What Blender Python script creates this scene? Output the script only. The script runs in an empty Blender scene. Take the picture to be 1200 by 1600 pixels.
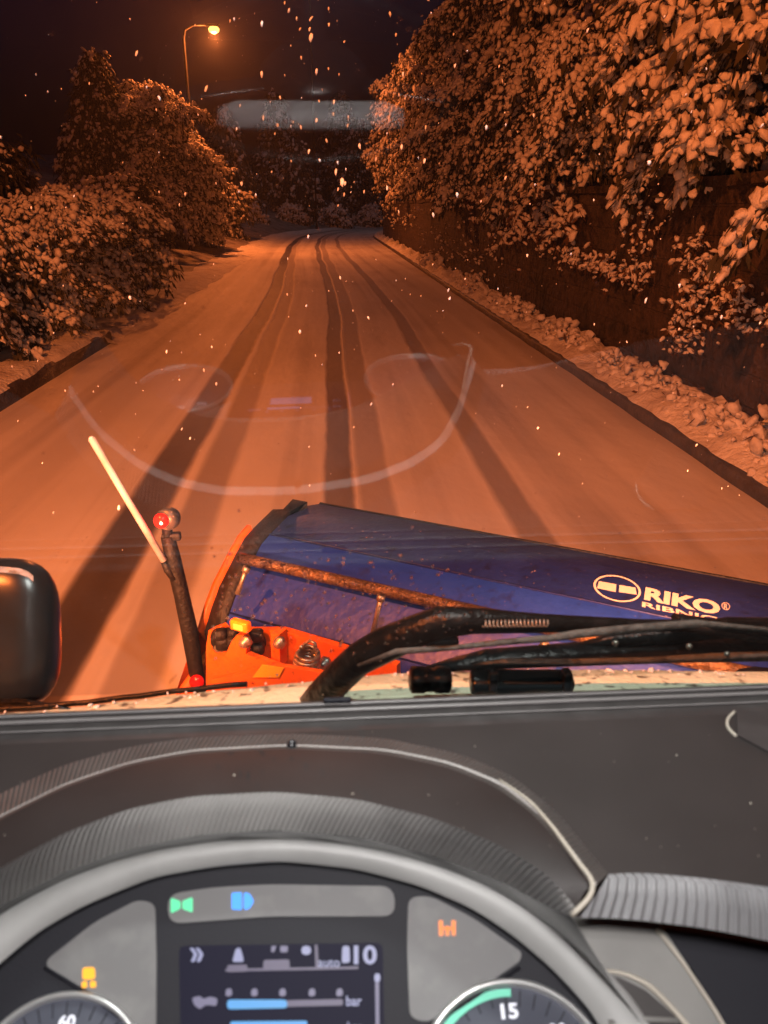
import bpy, bmesh, math, random
import numpy as np
from mathutils import Vector, Matrix
random.seed(7); RNG = np.random.default_rng(11)
scene = bpy.context.scene
COL = scene.collection

# ------------------------------------------------------------------ camera
EYE = np.array([0.0, 0.0, 2.35])
FPX = 1202.0; PH = math.radians(21.56); PS = math.radians(3.76)
CF = np.array([math.sin(PS)*math.cos(PH), math.cos(PS)*math.cos(PH), -math.sin(PH)])
CR = np.array([math.cos(PS), -math.sin(PS), 0.0]); CU = np.cross(CR, CF)
cam_d = bpy.data.cameras.new("camera"); cam = bpy.data.objects.new("camera", cam_d); COL.objects.link(cam)
cam.matrix_world = Matrix(((CR[0], CU[0], -CF[0], EYE[0]), (CR[1], CU[1], -CF[1], EYE[1]), (CR[2], CU[2], -CF[2], EYE[2]), (0, 0, 0, 1)))
cam_d.sensor_fit = 'VERTICAL'; cam_d.sensor_height = 36; cam_d.lens = FPX/1600*36
cam_d.clip_start = 0.02; cam_d.clip_end = 1500
cam_d.dof.use_dof = True; cam_d.dof.focus_distance = 7.0; cam_d.dof.aperture_fstop = 7.5
scene.camera = cam
scene.render.resolution_x = 768; scene.render.resolution_y = 1024

# ------------------------------------------------------------------ world, exposure
W = bpy.data.worlds.new("World"); scene.world = W; W.use_nodes = True
nt = W.node_tree; bg = nt.nodes["Background"]
sky = nt.nodes.new("ShaderNodeTexSky"); sky.sky_type = 'NISHITA'; sky.sun_disc = False
sky.sun_elevation = math.radians(-2); sky.sun_rotation = math.radians(200)
mxw = nt.nodes.new('ShaderNodeMix'); mxw.data_type = 'RGBA'; mxw.blend_type = 'MULTIPLY'; mxw.inputs[0].default_value = 1; mxw.inputs[7].default_value = (.10, .22, 1, 1)
nt.links.new(sky.outputs[0], mxw.inputs[6]); nt.links.new(mxw.outputs[2], bg.inputs[0]); bg.inputs[1].default_value = 0.06
scene.view_settings.view_transform = 'Standard'; scene.view_settings.look = 'None'
scene.view_settings.gamma = 1; scene.view_settings.exposure = 0.0
SODIUM = (1.0, 0.205, 0.04); COOL = (0.75, 0.86, 1.0)

def light(name, kind, loc, energy, color, parent=None, size=0.1, rot=None, spot=None, blend=0.5):
    d = bpy.data.lights.new(name, kind); d.energy = energy; d.color = color
    if kind == 'AREA': d.shape = 'DISK'; d.size = size
    else: d.shadow_soft_size = size
    if kind == 'SPOT': d.spot_size = math.radians(spot); d.spot_blend = blend
    o = bpy.data.objects.new(name, d); COL.objects.link(o); o.location = loc
    if rot is not None:
        o.rotation_euler = Vector(rot).to_track_quat('-Z', 'Y').to_euler()
    if parent: o.parent = parent; o.location = Vector(loc) - parent.location
    return o

# ------------------------------------------------------------------ helpers
def ray(x, y): return CF + CR*(x-600)/FPX - CU*(y-800)/FPX
def atY(x, y, Y): r = ray(x, y); return EYE + r*Y/r[1]
def atZ(x, y, z): r = ray(x, y); return EYE + r*z/r[2]          # z relative to the eye
def pl(x, y, p, n): r = ray(x, y); return EYE + r*np.dot(p-EYE, n)/np.dot(r, n)
def N(v): v = np.asarray(v, float); return v/np.linalg.norm(v)

def props(o, label=None, cat=None, group=None, kind=None):
    if label: o['label'] = label
    if cat: o['category'] = cat
    if group: o['group'] = group
    if kind: o['kind'] = kind
    return o
def empty(name, loc, label, cat, group=None):
    o = bpy.data.objects.new(name, None); COL.objects.link(o); o.location = loc; o.empty_display_size = .2
    return props(o, label, cat, group)

class MB:
    def __init__(s): s.v = []; s.f = []; s.m = []; s.uv = []; s.n = 0; s.sm = []
    def add(s, V, F, m=0, uv=None, smooth=True):
        V = [tuple(map(float, p)) for p in V]
        s.v += V
        for fa in F:
            s.f.append(tuple(i+s.n for i in fa)); s.m.append(m); s.sm.append(smooth)
            s.uv.append([uv[i] for i in fa] if uv is not None else [(0, 0)]*len(fa))
        s.n += len(V)
    def box(s, c, sz, ax=None, m=0):
        c = np.array(c, float); ax = np.eye(3) if ax is None else np.array(ax, float)
        h = np.array(sz, float)/2
        V = [c + ax.T@(h*np.array(q)) for q in ((-1,-1,-1),(1,-1,-1),(1,1,-1),(-1,1,-1),(-1,-1,1),(1,-1,1),(1,1,1),(-1,1,1))]
        s.add(V, [(0,3,2,1),(4,5,6,7),(0,1,5,4),(1,2,6,5),(2,3,7,6),(3,0,4,7)], m, smooth=False)
    def rbox(s, c, sz, ax=None, r=.01, m=0, seg=3):
        bm = bmesh.new(); bmesh.ops.create_cube(bm, size=1)
        for v in bm.verts: v.co = Vector((v.co.x*sz[0], v.co.y*sz[1], v.co.z*sz[2]))
        bmesh.ops.bevel(bm, geom=list(bm.edges), offset=r, segments=seg, profile=.5, affect='EDGES')
        ax = np.eye(3) if ax is None else np.array(ax, float)
        V = [np.array(c, float)+ax.T@np.array(v.co) for v in bm.verts]; F = [tuple(v.index for v in fa.verts) for fa in bm.faces]
        bm.free(); s.add(V, F, m)
    def tube(s, P, r, seg=10, m=0, cap=True, sq=None):
        P = [np.array(p, float) for p in P]; n = len(P); r = [r]*n if np.isscalar(r) else r
        V = []; up = np.array([0, 0, 1.0]); prev = None
        for i in range(n):
            t = N(P[min(i+1, n-1)]-P[max(i-1, 0)])
            if prev is None:
                a = np.cross(t, up)
                if np.linalg.norm(a) < .1: a = np.cross(t, [1, 0, 0])
                a = N(a)
            else: a = N(prev - t*np.dot(prev, t))
            prev = a; b = np.cross(t, a)
            for k in range(seg):
                q = 2*math.pi*k/seg
                V.append(P[i]+r[i]*(math.cos(q)*a+math.sin(q)*(sq or 1)*b))
        F = [(i*seg+k, i*seg+(k+1)%seg, (i+1)*seg+(k+1)%seg, (i+1)*seg+k) for i in range(n-1) for k in range(seg)]
        if cap: F += [tuple(range(seg))[::-1], tuple((n-1)*seg+k for k in range(seg))]
        s.add(V, F, m)
    def loft(s, rows, m=0, uvs=(1, 1), smooth=True, closed=False):
        n = len(rows); k = len(rows[0]); V = [p for r in rows for p in r]
        L = np.concatenate([[0], np.cumsum([np.linalg.norm(np.array(rows[0][j+1])-np.array(rows[0][j])) for j in range(k-1)])])
        UV = [(L[j]*uvs[0], i/(max(1, n-1))*uvs[1]) for i in range(n) for j in range(k)]
        F = [(i*k+j, i*k+j+1, (i+1)*k+j+1, (i+1)*k+j) for i in range(n-1) for j in range(k-1)]
        s.add(V, F, m, UV, smooth)
    def prism(s, poly, off, m=0):
        n = len(poly); off = np.array(off, float); A = [np.array(p, float) for p in poly]; B = [p+off for p in A]
        s.add(A+B, [tuple(range(n)), tuple(range(2*n-1, n-1, -1))]+[(i, i+n, (i+1)%n+n, (i+1)%n) for i in range(n)], m, smooth=False)
    def lathe(s, c, ax, prof, seg=24, m=0):
        c = np.array(c, float); ax = N(ax); a = np.cross(ax, [0, 0, 1]); a = N(a) if np.linalg.norm(a) > .05 else np.array([1., 0, 0]); b = np.cross(ax, a)
        V = [c+ax*h+r*(math.cos(2*math.pi*k/seg)*a+math.sin(2*math.pi*k/seg)*b) for (r, h) in prof for k in range(seg)]
        F = [(i*seg+k, i*seg+(k+1)%seg, (i+1)*seg+(k+1)%seg, (i+1)*seg+k) for i in range(len(prof)-1) for k in range(seg)]
        F += [tuple(range(seg))[::-1], tuple((len(prof)-1)*seg+k for k in range(seg))]
        s.add(V, F, m)
    def build(s, name, mats, parent=None, origin=None, fixn=True):
        mats = mats if isinstance(mats, (list, tuple)) else [mats]
        o3 = np.array(parent.location if parent is not None and origin is None else (origin if origin is not None else (0, 0, 0)), float)
        if parent is not None and parent.parent is not None: o3 = np.array(parent.matrix_world.translation if False else parent['_o'], float)
        me = bpy.data.meshes.new(name); me.from_pydata([tuple(np.array(v)-o3) for v in s.v], [], s.f)
        for m in mats: me.materials.append(m)
        me.polygons.foreach_set('material_index', s.m); me.polygons.foreach_set('use_smooth', s.sm)
        uvl = me.uv_layers.new(name='UVMap'); uvl.data.foreach_set('uv', [c for fa in s.uv for q in fa for c in q])
        me.update()
        if fixn:
            bm = bmesh.new(); bm.from_mesh(me); bmesh.ops.recalc_face_normals(bm, faces=bm.faces); bm.to_mesh(me); bm.free()
        o = bpy.data.objects.new(name, me); COL.objects.link(o)
        if parent is not None:
            o.parent = parent; o['_o'] = list(map(float, o3))
        elif origin is not None: o.location = o3
        return o

def text_mesh(txt, bold=0.0, res=3):
    c = bpy.data.curves.new("t", 'FONT'); c.body = txt; c.align_x = 'LEFT'; c.resolution_u = res; c.offset = bold
    o = bpy.data.objects.new("t", c); COL.objects.link(o); bpy.context.view_layer.update()
    me = bpy.data.meshes.new_from_object(o.evaluated_get(bpy.context.evaluated_depsgraph_get()))
    V = np.array([v.co[:] for v in me.vertices]); F = [tuple(p.vertices) for p in me.polygons]
    bpy.data.objects.remove(o); bpy.data.curves.remove(c); bpy.data.meshes.remove(me)
    V[:, :2] -= V[:, :2].min(0); V[:, :2] /= V[:, :2].max(0)
    return V, F
def add_text(mb, txt, p00, p10, p01, m=0, bold=0.0, lift=(0, 0, 0), depth=None):
    V, F = text_mesh(txt, bold); p00 = np.array(p00); ex = np.array(p10)-p00; ey = np.array(p01)-p00
    mb.add([p00+ex*v[0]+ey*v[1]+np.array(lift) for v in V], F, m, smooth=False)

# ------------------------------------------------------------------ materials
def mat(name, base, rough=.6, metal=0, noise=None, bump=None, emit=None, estr=0, coat=0, spec=.5, trans=0):
    """noise=(scale, colour2, lo, hi) ; bump=(scale, strength)"""
    m = bpy.data.materials.new(name); m.use_nodes = True; t = m.node_tree; b = t.nodes["Principled BSDF"]
    b.inputs['Base Color'].default_value = (*base, 1); b.inputs['Roughness'].default_value = rough; b.inputs['Metallic'].default_value = metal
    b.inputs['Specular IOR Level'].default_value = spec; b.inputs['Coat Weight'].default_value = coat
    if emit: b.inputs['Emission Color'].default_value = (*emit, 1); b.inputs['Emission Strength'].default_value = estr
    tc = t.nodes.new('ShaderNodeTexCoord')
    for i, nz in enumerate(noise if isinstance(noise, list) else [noise] if noise else []):
        n = t.nodes.new('ShaderNodeTexNoise'); n.inputs['Scale'].default_value = nz[0]; n.inputs['Detail'].default_value = 6
        t.links.new(tc.outputs['Object'], n.inputs['Vector'])
        r = t.nodes.new('ShaderNodeMapRange'); r.inputs[1].default_value = nz[2]; r.inputs[2].default_value = nz[3]
        t.links.new(n.outputs[0], r.inputs[0])
        mx = t.nodes.new('ShaderNodeMix'); mx.data_type = 'RGBA'
        src = b.inputs['Base Color'].links[0].from_socket if b.inputs['Base Color'].links else None
        if src: t.links.new(src, mx.inputs[6])
        else: mx.inputs[6].default_value = (*base, 1)
        mx.inputs[7].default_value = (*nz[1], 1); t.links.new(r.outputs[0], mx.inputs[0]); t.links.new(mx.outputs[2], b.inputs['Base Color'])
    if bump:
        n = t.nodes.new('ShaderNodeTexNoise'); n.inputs['Scale'].default_value = bump[0]; n.inputs['Detail'].default_value = 5
        t.links.new(tc.outputs['Object'], n.inputs['Vector'])
        bp = t.nodes.new('ShaderNodeBump'); bp.inputs['Strength'].default_value = bump[1]; bp.inputs['Distance'].default_value = 1.0/bump[0]
        t.links.new(n.outputs[0], bp.inputs['Height']); t.links.new(bp.outputs[0], b.inputs['Normal'])
    return m
def emis(name, col, s):
    return mat(name, (.01, .01, .01), .5, emit=col, estr=s)

M = {}
M['dash'] = mat('dash_plastic', (.021, .0165, .016), .55, noise=[(9, (.030, .024, .0235), .4, .75), (400, (.09, .08, .075), .66, .8)], bump=(700, .25))
M['dash_line'] = mat('pale_grey_line', (.15, .14, .14), .4)  # thin pale lines along the demister strip
M['dash_edge'] = mat('dash_edge_plastic', (.032, .028, .028), .5, noise=(30, (.05, .045, .045), .4, .7), bump=(500, .15))
M['bezel'] = mat('silver_grey_plastic', (.33, .33, .325), .45, noise=(14, (.25, .25, .245), .35, .7), bump=(900, .12))
M['fascia'] = mat('grey_fascia_plastic', (.20, .195, .185), .5, noise=(10, (.13, .125, .12), .4, .75), bump=(600, .15))
M['gloss_black'] = mat('gloss_black_plastic', (.012, .012, .015), .22)
M['panel_dark'] = mat('panel_dark_plastic', (.014, .014, .019), .6, bump=(400, .1), spec=.2)
M['lens'] = mat('smoked_lens_panel', (.15, .148, .15), .5, noise=(40, (.19, .188, .185), .5, .8), spec=.2)
M['ring_strip'] = mat('pale_ring_strip', (.62, .61, .60), .45)  # colour raised in place of a highlight, so the mirrored ring shows
M['wheel_bar'] = mat('silver_reflected_bar', (.42, .42, .42), .5)
M['seam'] = mat('worn_seam_edge', (.42, .38, .32), .5)
M['screen'] = mat('screen_glass', (.006, .006, .010), .5, spec=.05, emit=(.10, .09, .22), estr=.10)
M['scr_purple'] = emis('screen_purple', (.16, .12, .27), .5)
M['scr_text'] = emis('screen_text', (.45, .47, .80), .65)
M['scr_dim'] = emis('screen_dim_text', (.3, .27, .5), .5)
M['scr_blue'] = emis('screen_bar_blue', (.04, .35, .80), 1.0)
M['ic_green'] = emis('icon_green', (.10, .95, .42), 1.1)
M['ic_blue'] = emis('icon_blue', (.01, .28, 1.0), 1.6)
M['ic_orange'] = emis('icon_orange', (1.0, .22, .01), 1.2)
M['ic_amber'] = emis('icon_amber', (1.0, .42, .0), 1.6)
M['gauge_rim'] = mat('gauge_rim_metal', (.62, .62, .62), .28, .7)
M['gauge_face'] = mat('gauge_face', (.07, .075, .10), .5)
M['gauge_white'] = mat('gauge_print_white', (.75, .77, .85), .5, emit=(.7, .75, 1), estr=.25)
M['gauge_green'] = mat('gauge_print_green', (.10, .55, .38), .5)
M['rubber'] = mat('black_rubber', (.003, .0035, .0035), .36, spec=.22, noise=(25, (.007, .008, .009), .5, .7), bump=(60, .3))
M['grime'] = mat('frosted_rubber', (.09, .105, .10), .8, noise=(50, (.03, .035, .033), .45, .65), bump=(120, .5))
M['mirror'] = mat('mirror_housing_plastic', (.012, .016, .018), .30, noise=(7, (.022, .03, .032), .45, .7))
M['cowl'] = mat('cowl_cream_paint', (.50, .57, .43), .6, noise=[(6, (.42, .48, .33), .4, .7), (40, (.08, .08, .06), .56, .66)], bump=(90, .5))
M['blue'] = mat('plow_blue_paint', (.008, .032, .27), .38, noise=[(3.5, (.014, .046, .34), .45, .75), (22, (.010, .018, .12), .55, .78), (130, (.30, .26, .38), .70, .76)], bump=(30, .08))
M['blue_dark'] = mat('plow_blue_dark', (.008, .018, .13), .42, noise=[(5, (.014, .030, .18), .45, .75), (22, (.007, .010, .06), .55, .75), (70, (.34, .26, .28), .685, .74)], bump=(30, .12))  # darker blue for the top panel and the fold ridges
M['orange'] = mat('plow_orange_paint', (.80, .16, .016), .45, noise=[(6, (.62, .11, .012), .45, .75), (38, (.16, .03, .01), .62, .74)], bump=(50, .2))
M['black_edge'] = mat('plow_edge_rubber', (.007, .006, .006), .6, noise=(30, (.020, .016, .013), .5, .7), bump=(60, .4))
M['rust'] = mat('wet_rusty_tube', (.10, .065, .040), .22, .35, noise=[(18, (.28, .16, .07), .48, .7), (80, (.04, .02, .012), .52, .66)], bump=(70, .8))
M['steel'] = mat('zinc_steel', (.42, .39, .33), .38, .75, noise=(60, (.15, .11, .07), .55, .7))
M['yellow'] = mat('yellow_sticker', (.80, .48, .03), .5, noise=(45, (.12, .06, .01), .66, .72))
M['decal'] = mat('white_decal', (.58, .52, .52), .5, noise=(60, (.5, .4, .4), .62, .72))
M['amber_lens'] = mat('amber_lamp_lens', (.9, .25, .02), .2, emit=(1, .045, .0), estr=2)
M['red_lens'] = mat('red_lamp_lens', (.8, .02, .01), .2, emit=(1, .012, .01), estr=1.6)
M['red_dark'] = mat('red_reflector', (.6, .01, .01), .25, emit=(1, .01, .01), estr=.25)  # reflector given a faint red glow of its own
M['red_core'] = emis('red_lamp_core', (1, .55, .40), 7)
M['amber_core'] = emis('amber_lamp_core', (1, .42, .03), 3)
M['lamp_grey'] = mat('lamp_housing_grey', (.07, .07, .07), .35, noise=(80, (.25, .22, .22), .6, .7))
M['rod'] = mat('white_marker_rod', (.60, .62, .68), .4, noise=(8, (.45, .42, .40), .5, .7))
M['galv'] = mat('galvanised_pole', (.012, .012, .012), .8, .0, noise=(6, (.02, .02, .018), .4, .7), spec=.1)
M['bark'] = mat('dark_bark', (.035, .025, .018), .9, noise=(12, (.06, .045, .03), .4, .7), bump=(20, .6))
M['leaf'] = mat('conifer_foliage', (.028, .030, .016), .75, noise=(9, (.055, .045, .022), .4, .7))
M['dry'] = mat('withered_leaves', (.11, .055, .025), .8, noise=(9, (.05, .03, .015), .4, .7))
M['bulb_s'] = emis('sodium_bulb', (1, .50, .10), 4)
M['bulb_c'] = emis('added_lamp_bulb', COOL, 30)

def snow_mat(name, a, b_, sc, bump):
    return mat(name, a, .75, noise=[(sc, b_, .42, .72)], bump=bump)
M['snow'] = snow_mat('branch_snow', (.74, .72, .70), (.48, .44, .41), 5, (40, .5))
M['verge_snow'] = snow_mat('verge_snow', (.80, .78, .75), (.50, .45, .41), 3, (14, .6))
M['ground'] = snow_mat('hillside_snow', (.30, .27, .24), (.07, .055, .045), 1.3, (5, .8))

# ---- road: packed snow with wheel tracks; UV.x = metres across, UV.y = metres along
def road_mat():
    m = bpy.data.materials.new('packed_snow_road'); m.use_nodes = True; t = m.node_tree; L = t.links; b = t.nodes['Principled BSDF']
    def nd(k, **kw):
        n = t.nodes.new(k)
        for a, v in kw.items(): setattr(n, a, v)
        return n
    def math_(op, a, b2=None, c=None):
        n = nd('ShaderNodeMath', operation=op)
        for i, q in enumerate((a, b2, c)):
            if q is None: continue
            if isinstance(q, (int, float)): n.inputs[i].default_value = q
            else: L.new(q, n.inputs[i])
        return n.outputs[0]
    uv = nd('ShaderNodeUVMap'); sep = nd('ShaderNodeSeparateXYZ'); L.new(uv.outputs[0], sep.inputs[0]); u, v = sep.outputs[0], sep.outputs[1]
    def noise(su, sv, sc=1, det=4, off=0):
        cm = nd('ShaderNodeCombineXYZ'); L.new(math_('MULTIPLY', u, su), cm.inputs[0]); L.new(math_('MULTIPLY_ADD', v, sv, off), cm.inputs[1])
        n = nd('ShaderNodeTexNoise'); n.inputs['Scale'].default_value = sc; n.inputs['Detail'].default_value = det; L.new(cm.outputs[0], n.inputs[0]); return n.outputs[0]
    wob = math_('MULTIPLY', math_('SUBTRACT', noise(.12, .12, 1, 1), .5), .28)
    jag = math_('MULTIPLY', math_('SUBTRACT', noise(9, 1.5, 1, 4), .5), .05)
    uu = math_('ADD', math_('ADD', u, wob), jag)
    tot = None
    #  centre, half width, softness, depth, drift of its own per metre
    for c, w, sft, dp, k, o in ((-1.62, .15, .09, .92, .000, 3), (-1.12, .11, .10, .50, -.004, 11), (.02, .10, .07, .78, .002, 23), (.34, .11, .09, .52, .003, 31), (1.52, .09, .09, .62, .000, 41),
                             (.80, .10, .20, .16, 0, 51), (1.15, .08, .16, .14, .0, 61), (-2.9, .12, .3, .22, .006, 71), (2.4, .15, .3, .14, .0, 81), (3.1, .1, .25, .13, .0, 91)):
        d = math_('ABSOLUTE', math_('SUBTRACT', uu, math_('MULTIPLY_ADD', v, k, c)))
        r = nd('ShaderNodeMapRange'); r.interpolation_type = 'SMOOTHSTEP'; L.new(d, r.inputs[0]); r.inputs[1].default_value = w; r.inputs[2].default_value = w+sft; r.inputs[3].default_value = dp; r.inputs[4].default_value = 0
        q = math_('MULTIPLY', r.outputs[0], math_('MULTIPLY_ADD', noise(1.0, .18, 1, 3, o), .5, .75))
        tot = q if tot is None else math_('MAXIMUM', tot, q)
    # traffic-polished streaks running with the road, and patchy cover
    st = nd('ShaderNodeMapRange'); L.new(noise(2.6, .05, 1, 5, 5), st.inputs[0]); st.inputs[1].default_value = .45; st.inputs[2].default_value = .70; st.inputs[4].default_value = .30
    pt = nd('ShaderNodeMapRange'); L.new(noise(.5, .25, 1, 6, 9), pt.inputs[0]); pt.inputs[1].default_value = .40; pt.inputs[2].default_value = .75; pt.inputs[4].default_value = .28
    sp = nd('ShaderNodeMapRange'); L.new(noise(14, 5, 1, 3, 2), sp.inputs[0]); sp.inputs[1].default_value = .66; sp.inputs[2].default_value = .78; sp.inputs[4].default_value = .35
    cov = math_('MAXIMUM', tot, math_('MAXIMUM', math_('ADD', st.outputs[0], pt.outputs[0]), sp.outputs[0]))
    cr = nd('ShaderNodeValToRGB'); e = cr.color_ramp.elements
    e[0].color = (.74, .71, .68, 1); e[1].position = 1; e[1].color = (.055, .045, .04, 1)
    x = e.new(.45); x.color = (.42, .38, .35, 1)
    L.new(cov, cr.inputs[0]); L.new(cr.outputs[0], b.inputs['Base Color'])
    b.inputs['Roughness'].default_value = .62; b.inputs['Specular IOR Level'].default_value = .35
    bp = nd('ShaderNodeBump'); bp.inputs['Strength'].default_value = .5; bp.inputs['Distance'].default_value = .03
    hh = math_('ADD', math_('MULTIPLY', noise(7, 3.5, 1, 6), .7), math_('MULTIPLY', tot, -.9))
    L.new(hh, bp.inputs['Height']); L.new(bp.outputs[0], b.inputs['Normal'])
    return m
M['road'] = road_mat()

def wall_mat():
    m = mat('old_retaining_wall', (.065, .045, .037), .85, noise=[(.8, (.030, .021, .017), .4, .7), (9, (.05, .04, .035), .68, .80), (3, (.005, .004, .003), .5, .7)], bump=(6, .9))
    t = m.node_tree; b = t.nodes['Principled BSDF']; uv = t.nodes.new('ShaderNodeTexCoord'); sp = t.nodes.new('ShaderNodeSeparateXYZ'); cb = t.nodes.new('ShaderNodeCombineXYZ')
    t.links.new(uv.outputs['Object'], sp.inputs[0]); t.links.new(sp.outputs[1], cb.inputs[0]); t.links.new(sp.outputs[2], cb.inputs[1])
    br = t.nodes.new('ShaderNodeTexBrick'); br.inputs['Scale'].default_value = 1.0; br.inputs['Brick Width'].default_value = .85; br.inputs['Row Height'].default_value = .34; br.inputs['Mortar Size'].default_value = .022; br.inputs['Mortar Smooth'].default_value = .5
    t.links.new(cb.outputs[0], br.inputs['Vector']); b0 = b.inputs['Normal'].links[0].from_node; b2 = t.nodes.new('ShaderNodeBump'); b2.invert = True; b2.inputs['Strength'].default_value = .8; b2.inputs['Distance'].default_value = .03
    t.links.new(br.outputs['Fac'], b2.inputs['Height']); t.links.new(b0.outputs[0], b2.inputs['Normal']); t.links.new(b2.outputs[0], b.inputs['Normal'])
    return m
M['wall'] = wall_mat()
M['kerb'] = mat('wet_stone_kerb', (.055, .045, .04), .6, noise=[(5, (.10, .085, .075), .4, .7)], bump=(16, .5))

def rib_mat(name, base, pitch, slant, strength=.8):
    m = mat(name, base, .38, noise=(20, tuple(c*.7 for c in base), .4, .75)); t = m.node_tree; b = t.nodes['Principled BSDF']
    uv = t.nodes.new('ShaderNodeUVMap'); mp = t.nodes.new('ShaderNodeMapping'); mp.inputs['Scale'].default_value = (1/pitch, slant, 1); t.links.new(uv.outputs[0], mp.inputs[0])
    sp = t.nodes.new('ShaderNodeSeparateXYZ'); t.links.new(mp.outputs[0], sp.inputs[0])
    a = t.nodes.new('ShaderNodeMath'); a.operation = 'ADD'; t.links.new(sp.outputs[0], a.inputs[0]); t.links.new(sp.outputs[1], a.inputs[1])
    s = t.nodes.new('ShaderNodeMath'); s.operation = 'MULTIPLY'; s.inputs[1].default_value = 2*math.pi; t.links.new(a.outputs[0], s.inputs[0])
    q = t.nodes.new('ShaderNodeMath'); q.operation = 'SINE'; t.links.new(s.outputs[0], q.inputs[0])
    bp = t.nodes.new('ShaderNodeBump'); bp.inputs['Strength'].default_value = strength; bp.inputs['Distance'].default_value = pitch*.22
    t.links.new(q.outputs[0], bp.inputs['Height']); t.links.new(bp.outputs[0], b.inputs['Normal'])
    return m
M['rib'] = rib_mat('ribbed_grey_trim', (.23, .225, .22), .0050, 1.2)
M['rib_dark'] = rib_mat('ribbed_dark_trim', (.085, .078, .075), .0050, 1.0, .6)
M['rib_light'] = rib_mat('ribbed_light_trim', (.26, .26, .27), .0075, -2.5)

def glass_mat():
    m = bpy.data.materials.new('windscreen_glass'); m.use_nodes = True; t = m.node_tree; t.nodes.clear()
    o = t.nodes.new('ShaderNodeOutputMaterial'); mx = t.nodes.new('ShaderNodeMixShader'); tr = t.nodes.new('ShaderNodeBsdfTransparent'); gl = t.nodes.new('ShaderNodeBsdfGlossy')
    fr = t.nodes.new('ShaderNodeFresnel'); fr.inputs[0].default_value = 1.5; mu = t.nodes.new('ShaderNodeMath'); mu.operation = 'MULTIPLY'; mu.inputs[1].default_value = 3.0
    gl.inputs['Roughness'].default_value = .012; tr.inputs[0].default_value = (.96, .97, .96, 1)
    t.links.new(fr.outputs[0], mu.inputs[0]); t.links.new(mu.outputs[0], mx.inputs[0]); t.links.new(tr.outputs[0], mx.inputs[1]); t.links.new(gl.outputs[0], mx.inputs[2]); t.links.new(mx.outputs[0], o.inputs[0])
    return m
M['glass'] = glass_mat()
M['drop'] = bpy.data.materials.new('meltwater_drop'); M['drop'].use_nodes = True; _t = M['drop'].node_tree; _t.nodes.clear()
_o = _t.nodes.new('ShaderNodeOutputMaterial'); _g = _t.nodes.new('ShaderNodeBsdfGlass'); _g.inputs['IOR'].default_value = 1.33; _g.inputs['Roughness'].default_value = .04; _t.links.new(_g.outputs[0], _o.inputs[0])

# ------------------------------------------------------------------ road alignment
S0, RAD = 66.0, 95.0
def ctr(s):
    if s <= S0: return np.array([0, s, 0.0]), np.array([1.0, 0, 0])
    a = (s-S0)/RAD
    return np.array([RAD*(1-math.cos(a)), S0+RAD*math.sin(a), 0]), np.array([math.cos(a), -math.sin(a), 0])
def sl(s, l, z=0.0):
    c, n = ctr(s); p = c+n*l; p[2] = z; return p
def drift(s):
    t = min(max((s-16)/40, 0), 1); return -1.0*t*t*(3-2*t)
def wl(s): return 4.42 - .55*max(0, (7-s)/7)**1.5        # the wall swings nearer beside the truck
SS = list(np.concatenate([np.arange(-6, 30, 1.0), np.arange(30, 190, 2.5)]))

# road
mb = MB(); ls = np.linspace(-4.5, 3.62, 14)
V = []; UV = []
for s in SS:
    for l in ls: V.append(sl(s, l, .004+.02*math.cos((l+.4)/4*1.5))); UV.append((l-drift(s), s))
k = len(ls); mb.add(V, [(i*k+j, i*k+j+1, (i+1)*k+j+1, (i+1)*k+j) for i in range(len(SS)-1) for j in range(k-1)], 0, UV)
props(mb.build('road', M['road']), kind='structure')

# ground with the slope behind the wall
def hsh(a, b): return math.sin(a*1.7+b*.9)*.5+math.sin(a*.61-b*1.3+1)*.3+math.sin(a*2.9+b*2.3+2)*.2
def gz(s, l):
    if l < -4.7: return min((-4.7-l)*.22, 9)+.18*hsh(s, l)*min(1, (-4.7-l)/2)
    if l < wl(s)+.25: return -.03
    if l < wl(s)+.5: return 2.62
    d = l-wl(s)-.5
    return 2.62+min(d*.62, 20)+.25*hsh(s, l)*min(1, d)
lg = [-380, -200, -120, -70, -45, -30, -20, -14, -10, -8, -6.5, -5.5, -4.7, -4.2, -2, 0, 2, 3.6, 4.2]
mb = MB(); V = []; rows = [-380.0, -120.0, -30.0, -12.0]+SS+[260.0]
for s in rows:
    w = wl(s)
    for l in lg+[w+.2, w+.5, w+1.2, w+2.2, w+3.5, w+5, w+7, w+10, w+14, w+20, w+30, w+45, w+70]:
        V.append(sl(s, l, gz(s, l)))
k = len(lg)+13; mb.add(V, [(i*k+j, i*k+j+1, (i+1)*k+j+1, (i+1)*k+j) for i in range(len(rows)-1) for j in range(k-1)])
props(mb.build('ground', M['ground']), kind='structure')

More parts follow.
